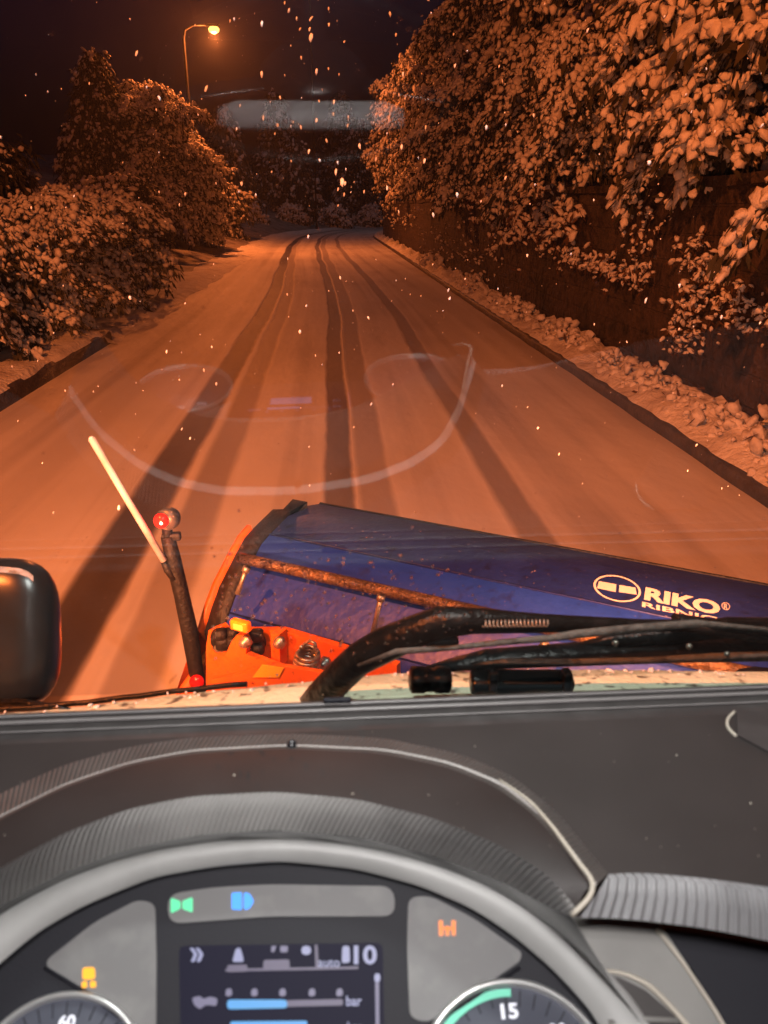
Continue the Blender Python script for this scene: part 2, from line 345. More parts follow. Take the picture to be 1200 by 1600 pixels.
# right kerb, left kerb, verge
def strip(name, prof, ss, m, jitter=0.0, kind='structure', seed=1, uvs=(1, 1)):
    rg = np.random.default_rng(seed); rows = []
    for s in ss:
        pr = prof(s) if callable(prof) else prof
        rows.append([sl(s, l, z) for (l, z) in pr])
    mb = MB(); mb.loft(rows, uvs=uvs); o = mb.build(name, m); return props(o, kind=kind)
fine = list(np.concatenate([np.arange(1.0, 26, .16), np.arange(26, 80, .6), np.arange(80, 120, 2)]))
strip('kerb', lambda s: [(3.60+.012*hsh(s*2, 1), -.02), (3.60+.012*hsh(s*2, 1), .10), (3.64, .135+.01*hsh(s*3, 2)), (3.80, .14)], fine, M['kerb'])
def verge(s):
    w = wl(s)-.02; a = []
    for q in np.linspace(0, 1, 9):
        l = 3.66+(w-3.66)*q + .035*hsh(s*5, 4)*(1-q)
        z = .142+.03*(q > 0)+(.10+.10*(hsh(s*2.1, 3)+hsh(s*5.3, q*9)))*math.sin(min(1, q*1.35)*math.pi*.62)
        a.append((l, max(.11, z)))
    return a
strip('verge', verge, fine, M['verge_snow'])
strip('left_kerb', lambda s: [(-4.12, -.02), (-4.14, .19), (-4.19, .23), (-4.50, .26), (-4.9, .22), (-5.3, .1)], [s for s in fine if s < 15], M['kerb'])
strip('left_verge', lambda s: ([(-4.15+.02*hsh(s*3, 3), .20), (-4.22, .27+.03*hsh(s*2, 2)), (-4.5, .31+.05*hsh(s*2.4, 1)), (-5.0, .30+.06*hsh(s*1.4, 8)), (-6.0, .12)] if s < 14.5 else [(-4.0+.12*hsh(s, 3), .012), (-4.2+.1*hsh(s*2, 2), .06), (-4.6, .14+.05*hsh(s*2.4, 1)), (-5.1, .18+.06*hsh(s*1.4, 8)), (-6.0, .12)]), fine, M['verge_snow'])

# retaining wall
mb = MB(); rows = []
ws = list(np.concatenate([np.arange(-3, 30, .5), np.arange(30, 130, 2)]))
for s in ws:
    w = wl(s); top = 2.72+.05*hsh(s*.7, 1)
    bul = [(w, 0.0), (w, .22), (w+.025, .24)]+[(w+.025+.02*hsh(s*1.3, z*2.2), z) for z in (.6, 1.1, 1.6, 2.1, top-.12)]+[(w-.03, top-.11), (w-.03, top), (w+.45, top+.01), (w+.45, 0)]
    rows.append([sl(s, l, z) for l, z in bul])
mb.loft(rows, smooth=False)
wall = mb.build('retaining_wall', M['wall'])
props(wall, 'long dark retaining wall behind the snowy verge, overgrown and topped by snowy branches', 'wall')

# ------------------------------------------------------------------ vegetation
def ico(sub):
    bm = bmesh.new(); bmesh.ops.create_icosphere(bm, subdivisions=sub, radius=1); V = np.array([v.co[:] for v in bm.verts]); F = np.array([[v.index for v in f.verts] for f in bm.faces]); bm.free(); return V, F
ICO1, ICO2 = ico(1), ico(2)
def np_mesh(name, V, F, m, parent, origin, smooth):
    me = bpy.data.meshes.new(name); V = V-np.array(origin); nf, k = F.shape
    me.vertices.add(len(V)); me.vertices.foreach_set('co', V.astype(np.float32).ravel())
    me.loops.add(nf*k); me.loops.foreach_set('vertex_index', F.astype(np.int32).ravel())
    me.polygons.add(nf); me.polygons.foreach_set('loop_start', np.arange(nf, dtype=np.int32)*k)
    me.polygons.foreach_set('use_smooth', np.full(nf, smooth)); me.materials.append(m); me.update(calc_edges=True)
    o = bpy.data.objects.new(name, me); COL.objects.link(o)
    if parent is not None: o.parent = parent
    else: o.location = origin
    return o
def orient(D):
    D = D/np.linalg.norm(D, axis=1, keepdims=True); up = np.tile([0, 0, 1.0], (len(D), 1))
    S = np.cross(D, up); S /= np.maximum(np.linalg.norm(S, axis=1, keepdims=True), 1e-3); U_ = np.cross(S, D)
    return D, S, U_
def lumps(P, D, L, rg, tmpl, wr=.42, tr=.30):
    V0, F0 = tmpl; n = len(P); D, S, U_ = orient(D)
    j = 1+rg.normal(0, .19, (n, len(V0)))
    A = V0[None]*j[..., None]
    w = wr*rg.uniform(.7, 1.35, n); t = tr*rg.uniform(.7, 1.3, n)
    A = A[..., 0:1]*D[:, None]*L[:, None, None] + A[..., 1:2]*S[:, None]*(L*w)[:, None, None] + A[..., 2:3]*U_[:, None]*(L*t)[:, None, None]
    A[..., 2] -= (V0[None, :, 0]**2)*L[:, None]*.22          # droop at both ends
    V = (A+P[:, None]).reshape(-1, 3); F = (F0[None]+(np.arange(n)*len(V0))[:, None, None]).reshape(-1, 3)
    return V, F
def leaves(P, D, L, rg, per=5):
    n = len(P); P = np.repeat(P, per, 0); L = np.repeat(L, per); D = np.repeat(D, per, 0)+rg.normal(0, .55, (n*per, 3)); D[:, 2] -= .55
    D, S, U_ = orient(D); a = rg.uniform(-1, 1, n*per)[:, None]; B = S*np.cos(a)+U_*np.sin(a)
    st = P+rg.normal(0, .35, P.shape)*L[:, None]; ln = (L*rg.uniform(.8, 1.7, n*per))[:, None]; w = ln*.13
    V = np.stack([st, st+D*ln*.5+B*w, st+D*ln, st+D*ln*.5-B*w], 1).reshape(-1, 3)
    return V, np.arange(n*per*4).reshape(-1, 4)

CLEAR = lambda P: ~((P[:, 2] < 4.6) & (P[:, 0] > -3.9) & (P[:, 0] < 3.3) & (P[:, 1] < 64))
def plant(name, cat, label, base, H, R, n_limbs=40, lump=.16, seed=0, z0=.12, lean=(0, 0), shape='cone', droop=.9, snow=1.0, group=None, tmpl=None, leaf_m='leaf', per=4, step=.75, side=None, rad=None, fat=.55, clump=4):
    rg = np.random.default_rng(seed); base = np.array(base, float)
    root = empty(name, base, label, cat, group); tmpl = tmpl or ICO1
    lean = np.array([lean[0], lean[1], 0.0]); T = MB(); rt = rad or H*.016+.03
    tp = [base+np.array([0, 0, H*t])+lean*t*t+np.array([.03*H*math.sin(t*4+seed), .02*H*math.sin(t*5+seed*2), 0])*t for t in np.linspace(0, 1, 8)]
    tp[0][2] -= .3
    T.tube(tp, [rt*(1-.85*t) for t in np.linspace(0, 1, 8)], 8)
    P = []; D = []; PB = [base+np.array([0, 0, H])]; DB = [np.array([0, 1., .1])]
    for i in range(n_limbs):
        t = z0+(1-z0)*((i+rg.uniform(0, 1))/n_limbs)
        az = i*2.399+rg.uniform(-.4, .4)
        if side is not None: az = side+rg.normal(0, 1.1)
        st = base+np.array([0, 0, H*t])+lean*t*t
        if shape == 'cone': L = R*(1-t)**.75*rg.uniform(.65, 1.15)+.12*R
        else: L = R*math.sqrt(max(.05, 1-((t-.45)/.62)**2))*rg.uniform(.45, 1.3)
        d = np.array([math.cos(az), math.sin(az), 0]); rise = rg.uniform(.15, .5)*(1.3 if shape != 'cone' else .8); dr = droop*rg.uniform(.6, 1.2)
        n = max(3, int(L/(lump*1.6))); pts = []
        for q in range(n+1):
            u = q/n; pts.append(st+d*L*u*(1-.12*dr*u)+np.array([0, 0, L*(rise*u-dr*u*u)])+rg.normal(0, .02*L, 3)*u)
        T.tube(pts, [max(.006, rt*.32*(1-t*.6)*(1-.8*q/n)) for q in range(n+1)], 4, cap=False)
        for q in range(int(L/(lump*.95))+1):
            u = .3+.7*(q+rg.uniform(0, 1))/(int(L/(lump*.95))+1); x = u*n; i0 = min(n-1, int(x)); PB.append(pts[i0]+(pts[i0+1]-pts[i0])*(x-i0)+rg.normal(0, lump*.12, 3)+np.array([0, 0, lump*.22])); DB.append(pts[i0+1]-pts[i0])
        ns = int(L/(lump*step))+2
        for q in range(ns):
            u = .18+.82*(q+rg.uniform(0, 1))/ns; x = u*n; i0 = min(n-1, int(x)); p = pts[i0]+(pts[i0+1]-pts[i0])*(x-i0)
            tang = N(pts[i0+1]-pts[i0]); sd = N(np.cross(tang, [0, 0, 1])+1e-6)
            spread = L*.30*(1-.55*u)+lump
            for sg in ((-1, 1, 0) if u < .9 else (0,)):
                m_ = rg.integers(1, 3)
                for _ in range(m_):
                    o = rg.uniform(.15, 1)*spread*sg
                    P.append(p+sd*o-np.array([0, 0, abs(o)*.45+rg.uniform(0, lump*.8)])+rg.normal(0, lump*.25, 3))
                    D.append(tang*.7+sd*sg*rg.uniform(.3, 1.0)+np.array([0, 0, -.35*dr-rg.uniform(0, .5)]))
    PB = np.array(PB); DB = np.array(DB); k = CLEAR(PB) & (rg.uniform(0, 1, len(PB)) < snow); PB, DB = PB[k], DB[k]
    P = np.array(P); D = np.array(D); k = CLEAR(P) & (P[:, 2] > base[2]-2.2); P, D = P[k], D[k]
    T.build('trunk', M['bark'], root, fixn=False)
    L = lump*rg.uniform(.55, 1.25, len(P))
    V, F = leaves(P, D, L*1.25, rg, per); np_mesh('crown', V, F, M[leaf_m], root, base, False)
    ks = rg.uniform(0, 1, len(P)) < snow
    Pk, Dk, Lk = np.repeat(P[ks], clump, 0), np.repeat(D[ks], clump, 0), np.repeat(L[ks], clump)
    Pk = Pk+Dk*Lk[:, None]*rg.uniform(-.8, .8, (len(Pk), 1))+rg.normal(0, .5, Pk.shape)*Lk[:, None]+np.array([0, 0, lump*.15]); Dk = Dk+rg.normal(0, .45, Dk.shape); Lk = Lk*rg.uniform(.45, 1.1, len(Lk))
    V, F = lumps(Pk, Dk, Lk*fat, rg, tmpl, .8, .62); V2, F2 = lumps(PB, DB, lump*rg.uniform(.5, 1.35, len(PB)), rg, ICO2 if tmpl is ICO2 else ICO1, .5, .36); F = np.concatenate([F, F2+len(V)]); V = np.concatenate([V, V2]); np_mesh('branch_snow', V, F, M['snow'], root, base, True)['kind'] = 'stuff'
    return root

GR = 'snow-laden trees on the bank above the wall'; GL = 'snow-laden trees and bushes on the left bank'; GF = 'dark trees at the far bend'
sd = 100
# right bank
RB = [ # s, l, H, R, n, lump, shape, side, label
 (3.5, 6.1, 4.6, 2.6, 60, .17, 'r', 'nearest snow-laden shrub on the bank, cut by the right edge of the photo'),
 (6.2, 5.5, 2.6, 2.2, 46, .15, 'r', 'low snowy shrub at the wall top beside the right edge of the photo'),
 (9.0, 6.8, 5.8, 3.0, 80, .17, 'r', 'tall broad bush caked in orange-lit snow in the upper right corner'),
 (9.8, 5.3, 2.3, 2.0, 44, .13, 'r', 'low snowy shrub drooping over the wall coping above the trailing ivy'),
 (13.5, 6.9, 6.4, 3.1, 90, .17, 'r', 'large rounded snow-laden tree in the middle of the right bank'),
 (14.5, 5.3, 2.4, 2.0, 44, .13, 'r', 'low snowy shrub on the wall top above the brightest snow patch'),
 (19.0, 7.2, 7.0, 3.2, 90, .18, 'r', 'rounded snow-laden tree left of the large one on the right bank'),
 (20.0, 5.5, 3.0, 2.3, 46, .15, 'r', 'waist-high snowy shrub leaning over the middle of the wall top'),
 (26.5, 6.9, 6.6, 3.2, 84, .19, 'r', 'bushy snow-laden tree above the far half of the wall'),
 (28.0, 5.4, 3.2, 2.4, 44, .17, 'r', 'drooping snowy shrub over the far half of the wall'),
 (36.0, 6.6, 6.6, 3.3, 84, .20, 'r', 'reddish dim snow-laden tree third from the far end of the wall'),
 (47.0, 6.4, 7.0, 3.4, 84, .22, 'r', 'dim snow-laden tree second from the far end of the wall'),
 (60.0, 6.2, 7.4, 3.3, 90, .24, 'r', 'drooping snowy tree lit golden at the far end of the wall'),
 (8.0, 10.8, 7.5, 3.6, 70, .24, 'c', 'snowy conifer behind the shrubs at the upper right corner'),
 (15.0, 12.0, 9.5, 3.8, 80, .25, 'c', 'tall snowy conifer high on the right bank reaching the top of the photo'),
 (23.0, 12.5, 10.5, 4.0, 80, .26, 'c', 'dark red-brown conifer rising at the top left of the right bank'),
 (34.0, 12.0, 11.0, 4.0, 70, .30, 'c', 'shadowy conifer behind the middle of the right bank'),
 (48.0, 12.0, 11.0, 4.2, 60, .34, 'c', 'shadowy conifer furthest along behind the right bank'),
]
for (s, l, H, R, n, lu, sh, lab) in RB:
    sd += 1; b = sl(s, l, gz(s, l)-.05)
    plant('snowy_bush' if H < 4 else 'snowy_tree', 'bush' if H < 4 else 'tree', lab, b, H, R, n, lu, sd, z0=.10, lean=(-.9 if sh == 'r' else -.3, 0), shape='round' if sh == 'r' else 'cone',
          droop=.85 if sh == 'r' else .95, group=GR, snow=.86 if l < 9 else .7, tmpl=ICO2 if s < 11 and l < 7.5 else ICO1)
# left bank
LB = [
 (11.3, -6.1, 1.7, 1.6, 54, .12, 'r', .62, 'low snow-covered bush behind the left kerb, cut by the left edge of the photo'),
 (13.3, -6.2, 2.0, 1.7, 60, .12, 'r', .62, 'snow-covered bush second along the left roadside, above the kerb end'),
 (15.8, -6.0, 2.2, 1.8, 64, .13, 'r', .7, 'dense pale snow-covered bush third along the left roadside'),
 (18.8, -6.1, 2.3, 1.9, 60, .14, 'r', .62, 'pale snow-covered bush fourth along the left roadside'),
 (22.0, -6.2, 2.3, 1.9, 60, .15, 'r', .5, 'snowy bush at the far end of the row of pale left bushes'),
 (15.0, -8.3, 3.1, 1.9, 60, .17, 'r', .35, 'taller reddish snowy bush at the left edge behind the pale ones'),
 (19.5, -8.8, 3.0, 2.2, 60, .18, 'r', .15, 'shadowed bush with little snow behind the pale left bushes'),
 (27.0, -7.2, 2.3, 1.8, 60, .18, 'r', .12, 'dark bush with little snow behind the end of the pale row'),
 (43.0, -9.2, 6.7, 3.8, 170, .20, 'r', .9, 'drooping snowy tree lit gold on its right side, below the street lamp'),
 (41.0, -11.0, 7.6, 3.3, 130, .21, 'c', .12, 'jagged-topped snowy tree close behind the left shoulder of the gold-lit tree'),
 (45.0, -7.9, 4.4, 2.3, 90, .19, 'r', .9, 'smaller gold-edged snowy tree beneath the drooping one at the roadside'),
 (34.0, -8.8, 2.6, 2.0, 60, .22, 'r', .2, 'dark bush in front of the drooping gold-edged tree'),
 (58.0, -7.8, 3.0, 2.2, 50, .24, 'r', .3, 'last dark bush before the road bends, left side'),
]
for (s, l, H, R, n, lu, sh, sn, lab) in LB:
    sd += 1; b = sl(s, l, gz(s, l)-.05)
    plant('snowy_bush' if H < 4 else 'snowy_tree', 'bush' if H < 4 else 'tree', lab, b, H, R, n, lu, sd, z0=.10, lean=(.5, 0), shape='round' if sh == 'r' else 'cone', droop=.8 if sh == 'r' else 1.05, group=GL, snow=sn, tmpl=ICO2 if s < 12 else ICO1)
# far bend
FB = [(-16, 74, 8, 'far dark conifer left of the bend beside the lamp-lit roadside'), (-11, 92, 12, 'tall far conifer left of centre beyond the bend'), (-4, 104, 10, 'far conifer in the centre beyond the bend'),
      (4, 112, 13, 'tall far conifer right of centre beyond the bend'), (11, 122, 9, 'small far conifer at the right of the bend'), (20, 128, 14, 'far conifer nearly hidden by the end of the wall'),
      (-7, 118, 17, 'tallest far conifer standing behind the others at the bend'), (-24, 90, 16, 'broad black conifer behind the street lamp'), (2, 135, 19, 'hindmost black conifer in the middle of the bend')]
for x, y, H, lab in FB:
    sd += 1
    plant('conifer_tree', 'tree', lab, (x, y, .2), H, H*.36+.8, 60, .5, sd, z0=.06, shape='cone', droop=.9, snow=.12, group=GF, per=4)
# low snowy scrub at the bend edge
for i, (x, y) in enumerate([(-8.5, 86), (-4.5, 96), (.5, 101), (5.5, 108), (10, 113)]):
    sd += 1
    plant('snowy_bush', 'bush', ['snowy scrub at the left end of the far bend', 'snowy scrub second from the left along the far bend', 'snowy scrub in the middle of the far bend', 'pale snowy scrub right of the middle of the far bend', 'snowy scrub nearest the wall end at the far bend'][i], (x, y, 0), 2.6, 2.3, 36, .32, sd, shape='round', snow=.7, group='scrub along the far bend')

# ivy hanging on the wall, each clump built on the wall face
def wallpt(px, py):
    P = pl(px, py, np.array([4.42, 0, 0]), np.array([1.0, 0, 0])); P[0] = wl(P[1]); return P
IV = [
 ([(735, 300), (770, 320), (800, 345), (815, 372), (770, 300), (850, 300), (880, 330), (885, 358), (760, 340)], 330, 24, .085, 'brightest clump of snowy ivy hanging from the wall top left of the middle'),
 ([(600, 318), (612, 330), (622, 350), (640, 330), (632, 372)], 60, 10, .10, 'thin snowy ivy trailing at the far end of the wall'),
 ([(700, 345), (690, 380), (720, 400), (760, 395), (765, 440)], 110, 24, .05, 'sparse dim ivy tuft on the far half of the wall'),
 ([(860, 378), (890, 400), (930, 412), (970, 415), (1005, 425), (990, 440)], 170, 17, .05, 'sagging garland of snowy ivy across the middle of the wall'),
 ([(1030, 330), (1020, 350), (1010, 380), (1000, 410), (985, 300)], 60, 16, .04, 'thin hanging strand of snowy ivy right of the wall middle'),
 ([(1120, 370), (1100, 400), (1115, 430), (1110, 460), (1090, 480), (1078, 520), (1095, 540)], 190, 22, .042, 'tall ragged column of snowy ivy near the right edge'),
 ([(1150, 450), (1180, 470), (1190, 510), (1200, 480), (1160, 530)], 90, 26, .035, 'loose snowy ivy patch cut by the right edge of the photo'),
]
for i, (pp, n, spd, lu, lab) in enumerate(IV):
    rg = np.random.default_rng(300+i); P = []; k = len(pp)
    for j in range(n):
        a = pp[rg.integers(0, k-1)]; q = rg.integers(0, k-1); b = pp[q+1]; a = pp[q]; t = rg.uniform(0, 1)
        p = wallpt(a[0]+(b[0]-a[0])*t+rg.normal(0, spd), a[1]+(b[1]-a[1])*t+rg.normal(0, spd*.5)); p[0] -= rg.uniform(.02, .16)
        if .25 < p[2] < 3.0: P.append(p)
    P = np.array(P); base = P.mean(0); base[0] = wl(base[1])-.05
    root = empty('hanging_ivy', base, lab, 'ivy', 'snowy ivy clumps on the retaining wall')
    D = rg.normal(0, .5, P.shape); D[:, 1] += rg.choice([-.6, .6], len(P)); D[:, 2] -= .35
    L = lu*rg.uniform(.5, 1.5, len(P))
    T = MB()
    for (a, b) in zip(pp[:-1], pp[1:]):
        A, B = wallpt(*a), wallpt(*b); A[0] -= .05; B[0] -= .05; T.tube([A, (A+B)/2+rg.normal(0, .04, 3)*np.array([.3, 1, 1]), B], .007, 4)
    T.build('stem', M['bark'], root, fixn=False)
    V, F = leaves(P, D, L*1.3, rg, 5); np_mesh('leaves', V, F, M['dry'], root, base, False)
    V, F = lumps(P, D, L, rg, ICO2, .6, .45); np_mesh('snow', V, F, M['snow'], root, base, True)['kind'] = 'stuff'

# snow-covered weeds along the foot of the wall
WD = [(4.4, .34, 'largest pale snowy weed clump on the verge, nearest the right edge'), (5.5, .28, 'rounded snowy weed clump on the verge second from the right edge'), (6.6, .30, 'knobbly snowy weed clump leaning on the wall foot'),
      (8.4, .26, 'small snowy weed clump midway along the near verge'), (10.4, .30, 'upright snowy weed clump against the wall foot'), (13.4, .34, 'snowy weed clump below the bright ivy'),
      (17.5, .36, 'snowy weed clump on the verge below the dim ivy tuft'), (23.5, .4, 'pointed snowy weed clump on the far verge'), (33, .4, 'farthest snowy weed clump at the wall foot')]
for i, (s, h, lab) in enumerate(WD):
    rg = np.random.default_rng(500+i); n = 300; base = sl(s, 4.12 if s > 6 else wl(s)-.3, .16)
    P = base+rg.normal(0, 1, (n, 3))*np.array([.15, .55+.02*s, 0])+np.array([0, 0, 1])*(np.abs(rg.normal(0, h*.42, n))*rg.uniform(.3, 1, n))[:, None]
    P = P[P[:, 0] < wl(s)-.03]; root = empty('snowy_weeds', base, lab, 'weeds', 'snow-covered weeds along the foot of the wall')
    D = rg.normal(0, .6, P.shape); D[:, 2] -= .1; L = .062*rg.uniform(.4, 1.4, len(P))*(1+.02*s)
    V, F = leaves(P, D, L*1.3, rg, 1); np_mesh('leaves', V, F, M['dry'], root, base, False)
    V, F = lumps(P, D, L, rg, ICO2, .7, .6); np_mesh('snow', V, F, M['snow'], root, base, True)['kind'] = 'stuff'

# ------------------------------------------------------------------ street lamps
def street_lamp(base, head, label, bulb, col, power, arm_h=None):
    base = np.array(base, float); head = np.array(head, float)
    root = empty('street_lamp', base, label, 'street lamp', 'street lamps along the left side of the road')
    T = MB(); hx = head-base; H = hx[2]; d = np.array([hx[0], hx[1], 0])
    T.tube([base, base+[0, 0, H*.5], base+[0, 0, H-.5], base+[0, 0, H-.1]+d*.08, base+[0, 0, H+.12]+d*.4, head+[0, 0, .14]], [.10, .085, .07, .055, .045, .04], 12)
    T.tube([base, base+[0, 0, .6]], .14, 12); T.build('pole', M['galv'], root)
    B = MB(); ax = N(np.array([d[0], d[1], 0])) if np.linalg.norm(d) > .01 else np.array([1., 0, 0]); sdv = np.cross([0, 0, 1], ax)
    B.rbox(head+ax*.15+[0, 0, .13], (.75, .30, .14), (ax, sdv, [0, 0, 1]), .05); B.build('lamp_head', M['galv'], root)
    g = MB(); g.lathe(head+ax*.2+np.array([0, 0, .05]), (0, 0, -1), [(.02, -.02), (.22, 0), (.29, .10), (.24, .22), (.10, .29), (.001, .31)], 20); g.build('bulb_glass', bulb, root)
    light('lamp_light', 'POINT', tuple(head+ax*.2-np.array([0, 0, .42])), power, col, root, .12)
L1 = atY(334, 44, 47)
street_lamp((L1[0]-1.6, 47, .5), (L1[0]-.2, 47, L1[2]), 'lit orange street lamp above the left trees', M['bulb_s'], SODIUM, 8500)
street_lamp((-6.8, -2.5, .4), (-4.0, -2.0, 9.0), 'sodium street lamp over the near road, above the top of the photo', M['bulb_s'], SODIUM, 8200)
street_lamp((-1.5, 92, 0), (0.2, 88, 24.5), 'added cold white lamp above the far bend, for the pale glow overhead', M['bulb_c'], COOL, 800)  # lamp added to give a pale glow in the haze overhead

# ------------------------------------------------------------------ truck
E = EYE
def R_(x, y, z): return np.array([x, y, z+E[2]])                   # eye-relative metres
truck = empty('snowplow_truck', (0, 0.5, 0), 'snowplough truck seen from its driver seat: dashboard, lit instruments, windscreen, wipers and cream cowl', 'truck')
TH = math.radians(26); GN = np.array([0, -math.cos(TH), -math.sin(TH)]); GU = np.array([0, -math.sin(TH), math.cos(TH)]); GP = R_(0, .85, -.56)
def gl(px, py, off=0.0): return pl(px, py, GP-GN*off, GN)           # on the glass, off = metres outside it
mb = MB(); g0 = GP-GU*.03
mb.add([g0+[-1.15, 0, 0], g0+[1.35, 0, 0], g0+GU*.95+[1.25, 0, 0], g0+GU*.95+[-1.05, 0, 0]], [(0, 1, 2, 3)], smooth=False)
windscreen = mb.build('windscreen', M['glass'], truck, fixn=False)
# melt drops on the glass
rg = np.random.default_rng(5); P = []; L = []
for i in range(420):
    if i < 250: px, py = rg.uniform(330, 760), rg.normal(945, 45)
    else: px, py = rg.uniform(-50, 1250), rg.uniform(-20, 1060)
    P.append(gl(px, py, .002)); L.append(rg.uniform(.0009, .0028) if i < 250 else rg.uniform(.0004, .0011))
P = np.array(P); L = np.array(L); V, F = lumps(P, np.tile(GU, (len(P), 1))+rg.normal(0, .3, P.shape), L, rg, ICO1, .8, .5)
o = MB(); o.add(V, [tuple(q) for q in F]); o = o.build('melt_drops', M['drop'], windscreen); o['kind'] = 'stuff'

def curve(pts, n):
    p = np.array(pts, float); d = np.concatenate([[0], np.cumsum(np.linalg.norm(np.diff(p, axis=0), axis=1))]); t = np.linspace(0, d[-1], n)
    q = np.stack([np.interp(t, d, p[:, 0]), np.interp(t, d, p[:, 1])], 1)
    for _ in range(3): q[1:-1] = (q[:-2]+2*q[1:-1]+q[2:])/4
    return q
NC = 90
C0 = curve([(-160, 1345), (-60, 1275), (0, 1240), (100, 1195), (200, 1167), (300, 1152), (450, 1146), (600, 1153), (720, 1178), (800, 1212), (870, 1268), (930, 1342), (950, 1366)], NC)
C1 = curve([(-160, 1385), (-60, 1312), (0, 1276), (100, 1226), (200, 1192), (300, 1173), (450, 1165), (600, 1172), (700, 1192), (780, 1224), (840, 1270), (895, 1338), (925, 1385)], NC)
C2 = curve([(-160, 1470), (-60, 1400), (0, 1356), (100, 1302), (200, 1264), (300, 1244), (430, 1237), (560, 1249), (680, 1279), (780, 1320), (850, 1362), (885, 1398), (900, 1420)], NC)
C3 = curve([(-160, 1530), (-60, 1465), (0, 1415), (100, 1362), (200, 1327), (300, 1306), (430, 1296), (560, 1308), (680, 1338), (780, 1376), (840, 1408), (875, 1427), (893, 1432)], NC)
C4 = curve([(-160, 1545), (-60, 1478), (0, 1428), (100, 1372), (200, 1336), (300, 1315), (430, 1305), (560, 1316), (680, 1345), (780, 1385), (840, 1417), (900, 1462), (990, 1560), (1040, 1640)], NC)
C6 = curve([(-160, 1660), (-60, 1560), (0, 1505), (60, 1455), (130, 1415), (240, 1370), (340, 1353), (440, 1345), (560, 1358), (660, 1385), (740, 1420), (800, 1460), (860, 1510), (920, 1575), (960, 1640)], NC)
# planes
A55 = math.radians(55); CN = np.array([0, -math.cos(A55), math.sin(A55)]); CD = np.array([0, -math.sin(A55), -math.cos(A55)])   # cluster normal / down its face
CP = atZ(440, 1345, -.545)
FN = N([0, -.85, .5]); FP = atZ(430, 1237, -.470)
blend = np.clip((np.arange(NC)/(NC-1)-.80)/.2, 0, 1)**1.5
q0 = [atZ(x, y, -.500) for x, y in C0]; q1 = [atZ(x, y, -.487) for x, y in C1]; q2 = [atZ(x, y, -.470) for x, y in C2]
q3 = [pl(x, y, FP, FN) for x, y in C3]
end = atZ(905, 1432, -.505)
def bl(q, k=1.0):
    dref = np.linalg.norm(end-E)
    out = []
    for p, w in zip(q, blend):
        v = p-E; d = np.linalg.norm(v); out.append(E+v/d*(d*(1-w*k)+dref*w*k))
    return out
q1, q2, q3 = bl(q1, .6), bl(q2), bl(q3)
# dashboard top
fy = .712
cols = list(q0)+[atZ(x, y, -.500) for x, y in curve([(952, 1366), (975, 1363), (1010, 1364), (1100, 1372), (1200, 1386), (1420, 1420)], 26)]
def front(p, y, z): return R_(p[0]*(1.0), y, z)
prof = [(.714, -.505), (.709, -.5075), (.700, -.5005), (.694, -.5045), (.688, -.5005), (.676, -.5035), (.655, -.500)]
leftx = [-1.15, -.8, -.55]
RX = [.6, .9, 1.3]; rows = [[R_(x, y, z) for x in leftx]+[R_(p[0], y, z) for p in cols]+[R_(x, y, z) for x in RX] for (y, z) in prof]
rows.append([R_(x, .40, -.50) for x in leftx]+[np.array(p) for p in cols]+[R_(x, .38, -.50) for x in RX])
mb = MB(); mb.loft(rows[6:]); 
dash = mb.build('dashboard', M['dash'], truck)
mb = MB(); under = [[R_(r[0], .735, -.539) for r in rows[0]], [R_(r[0], .722, -.512) for r in rows[0]]]
mb.loft(under+rows[:7]); mb.loft([[R_(x, .90, -.69) for x in (-1.2, 1.4)], [R_(x, .735, -.54) for x in (-1.2, 1.4)]]); mb.build('demister_strip', M['dash_edge'], dash)
for (y, z, w) in ((.7005, -.4995, .0016), (.6885, -.4990, .0022), (.6765, -.5015, .0010)):
    mb = MB(); mb.tube([R_(x, y, z) for x in np.linspace(-1.1, 1.25, 40)], w, 8); mb.build('trim_line', M['dash_line'], dash)
# gauge hood
mb = MB()
rimf = []
for i, (p, r) in enumerate(zip(q0, q1)):
    d = np.array([p[0]-r[0], p[1]-r[1], 0]); L_ = np.linalg.norm(d); rimf.append(r+d/max(L_, 1e-4)*min(.0095, L_*.6)+np.array([0, 0, -.0058]))
mb.loft([q0, rimf], 1, uvs=(1, .6))
mid = [p*.5+r*.5+np.array([0, 0, .006]) for p, r in zip(q1, q2)]; pre = [p*.86+r*.14+np.array([0, 0, .0035]) for p, r in zip(q1, q2)]
mb.loft([q1, pre], 1, uvs=(1, .6)); mb.loft([pre, mid, q2], 0)
mb.loft([rimf, [p*.5+r*.5 for p, r in zip(rimf, q1)], q1], 2)
hood = mb.build('gauge_hood', [M['dash'], M['rib_dark'], M['ring_strip']], truck)
mb = MB(); lipm = [p*.5+r*.5+N([0, -.7, .7])*.004 for p, r in zip(q2, q3)]
mb.loft([q2, [p*.8+r*.2+N([0, -.5, .8])*.003 for p, r in zip(q2, q3)], lipm, q3], 0, uvs=(1, 1)); mb.build('ribbed_lip', M['rib'], hood)
mb = MB(); sc = curve([(780, 1218), (830, 1252), (870, 1300), (905, 1350), (930, 1378), (925, 1400), (893, 1430)], 30)
sp = [E+(atZ(x, y, -.490)-E)*.985 for x, y in sc]; dref = np.linalg.norm(end-E)
sp = [E+(p-E)/np.linalg.norm(p-E)*(np.linalg.norm(p-E)*(1-w)+dref*.975*w) for p, w in zip(sp, np.linspace(0, 1, 30)**2)]
mb.tube(sp, [.0008+.0012*min(1, i/14) for i in range(30)], 8); mb.build('seam_trim', M['seam'], hood)
mb = MB(); c = atZ(456, 1168, -.487); mb.lathe(c, (0, 0, 1), [(.0045, 0), (.0050, .003), (.004, .006), (.0032, .006), (.003, .003)], 16, 0); mb.build('screw_cap', M['gloss_black'], hood)
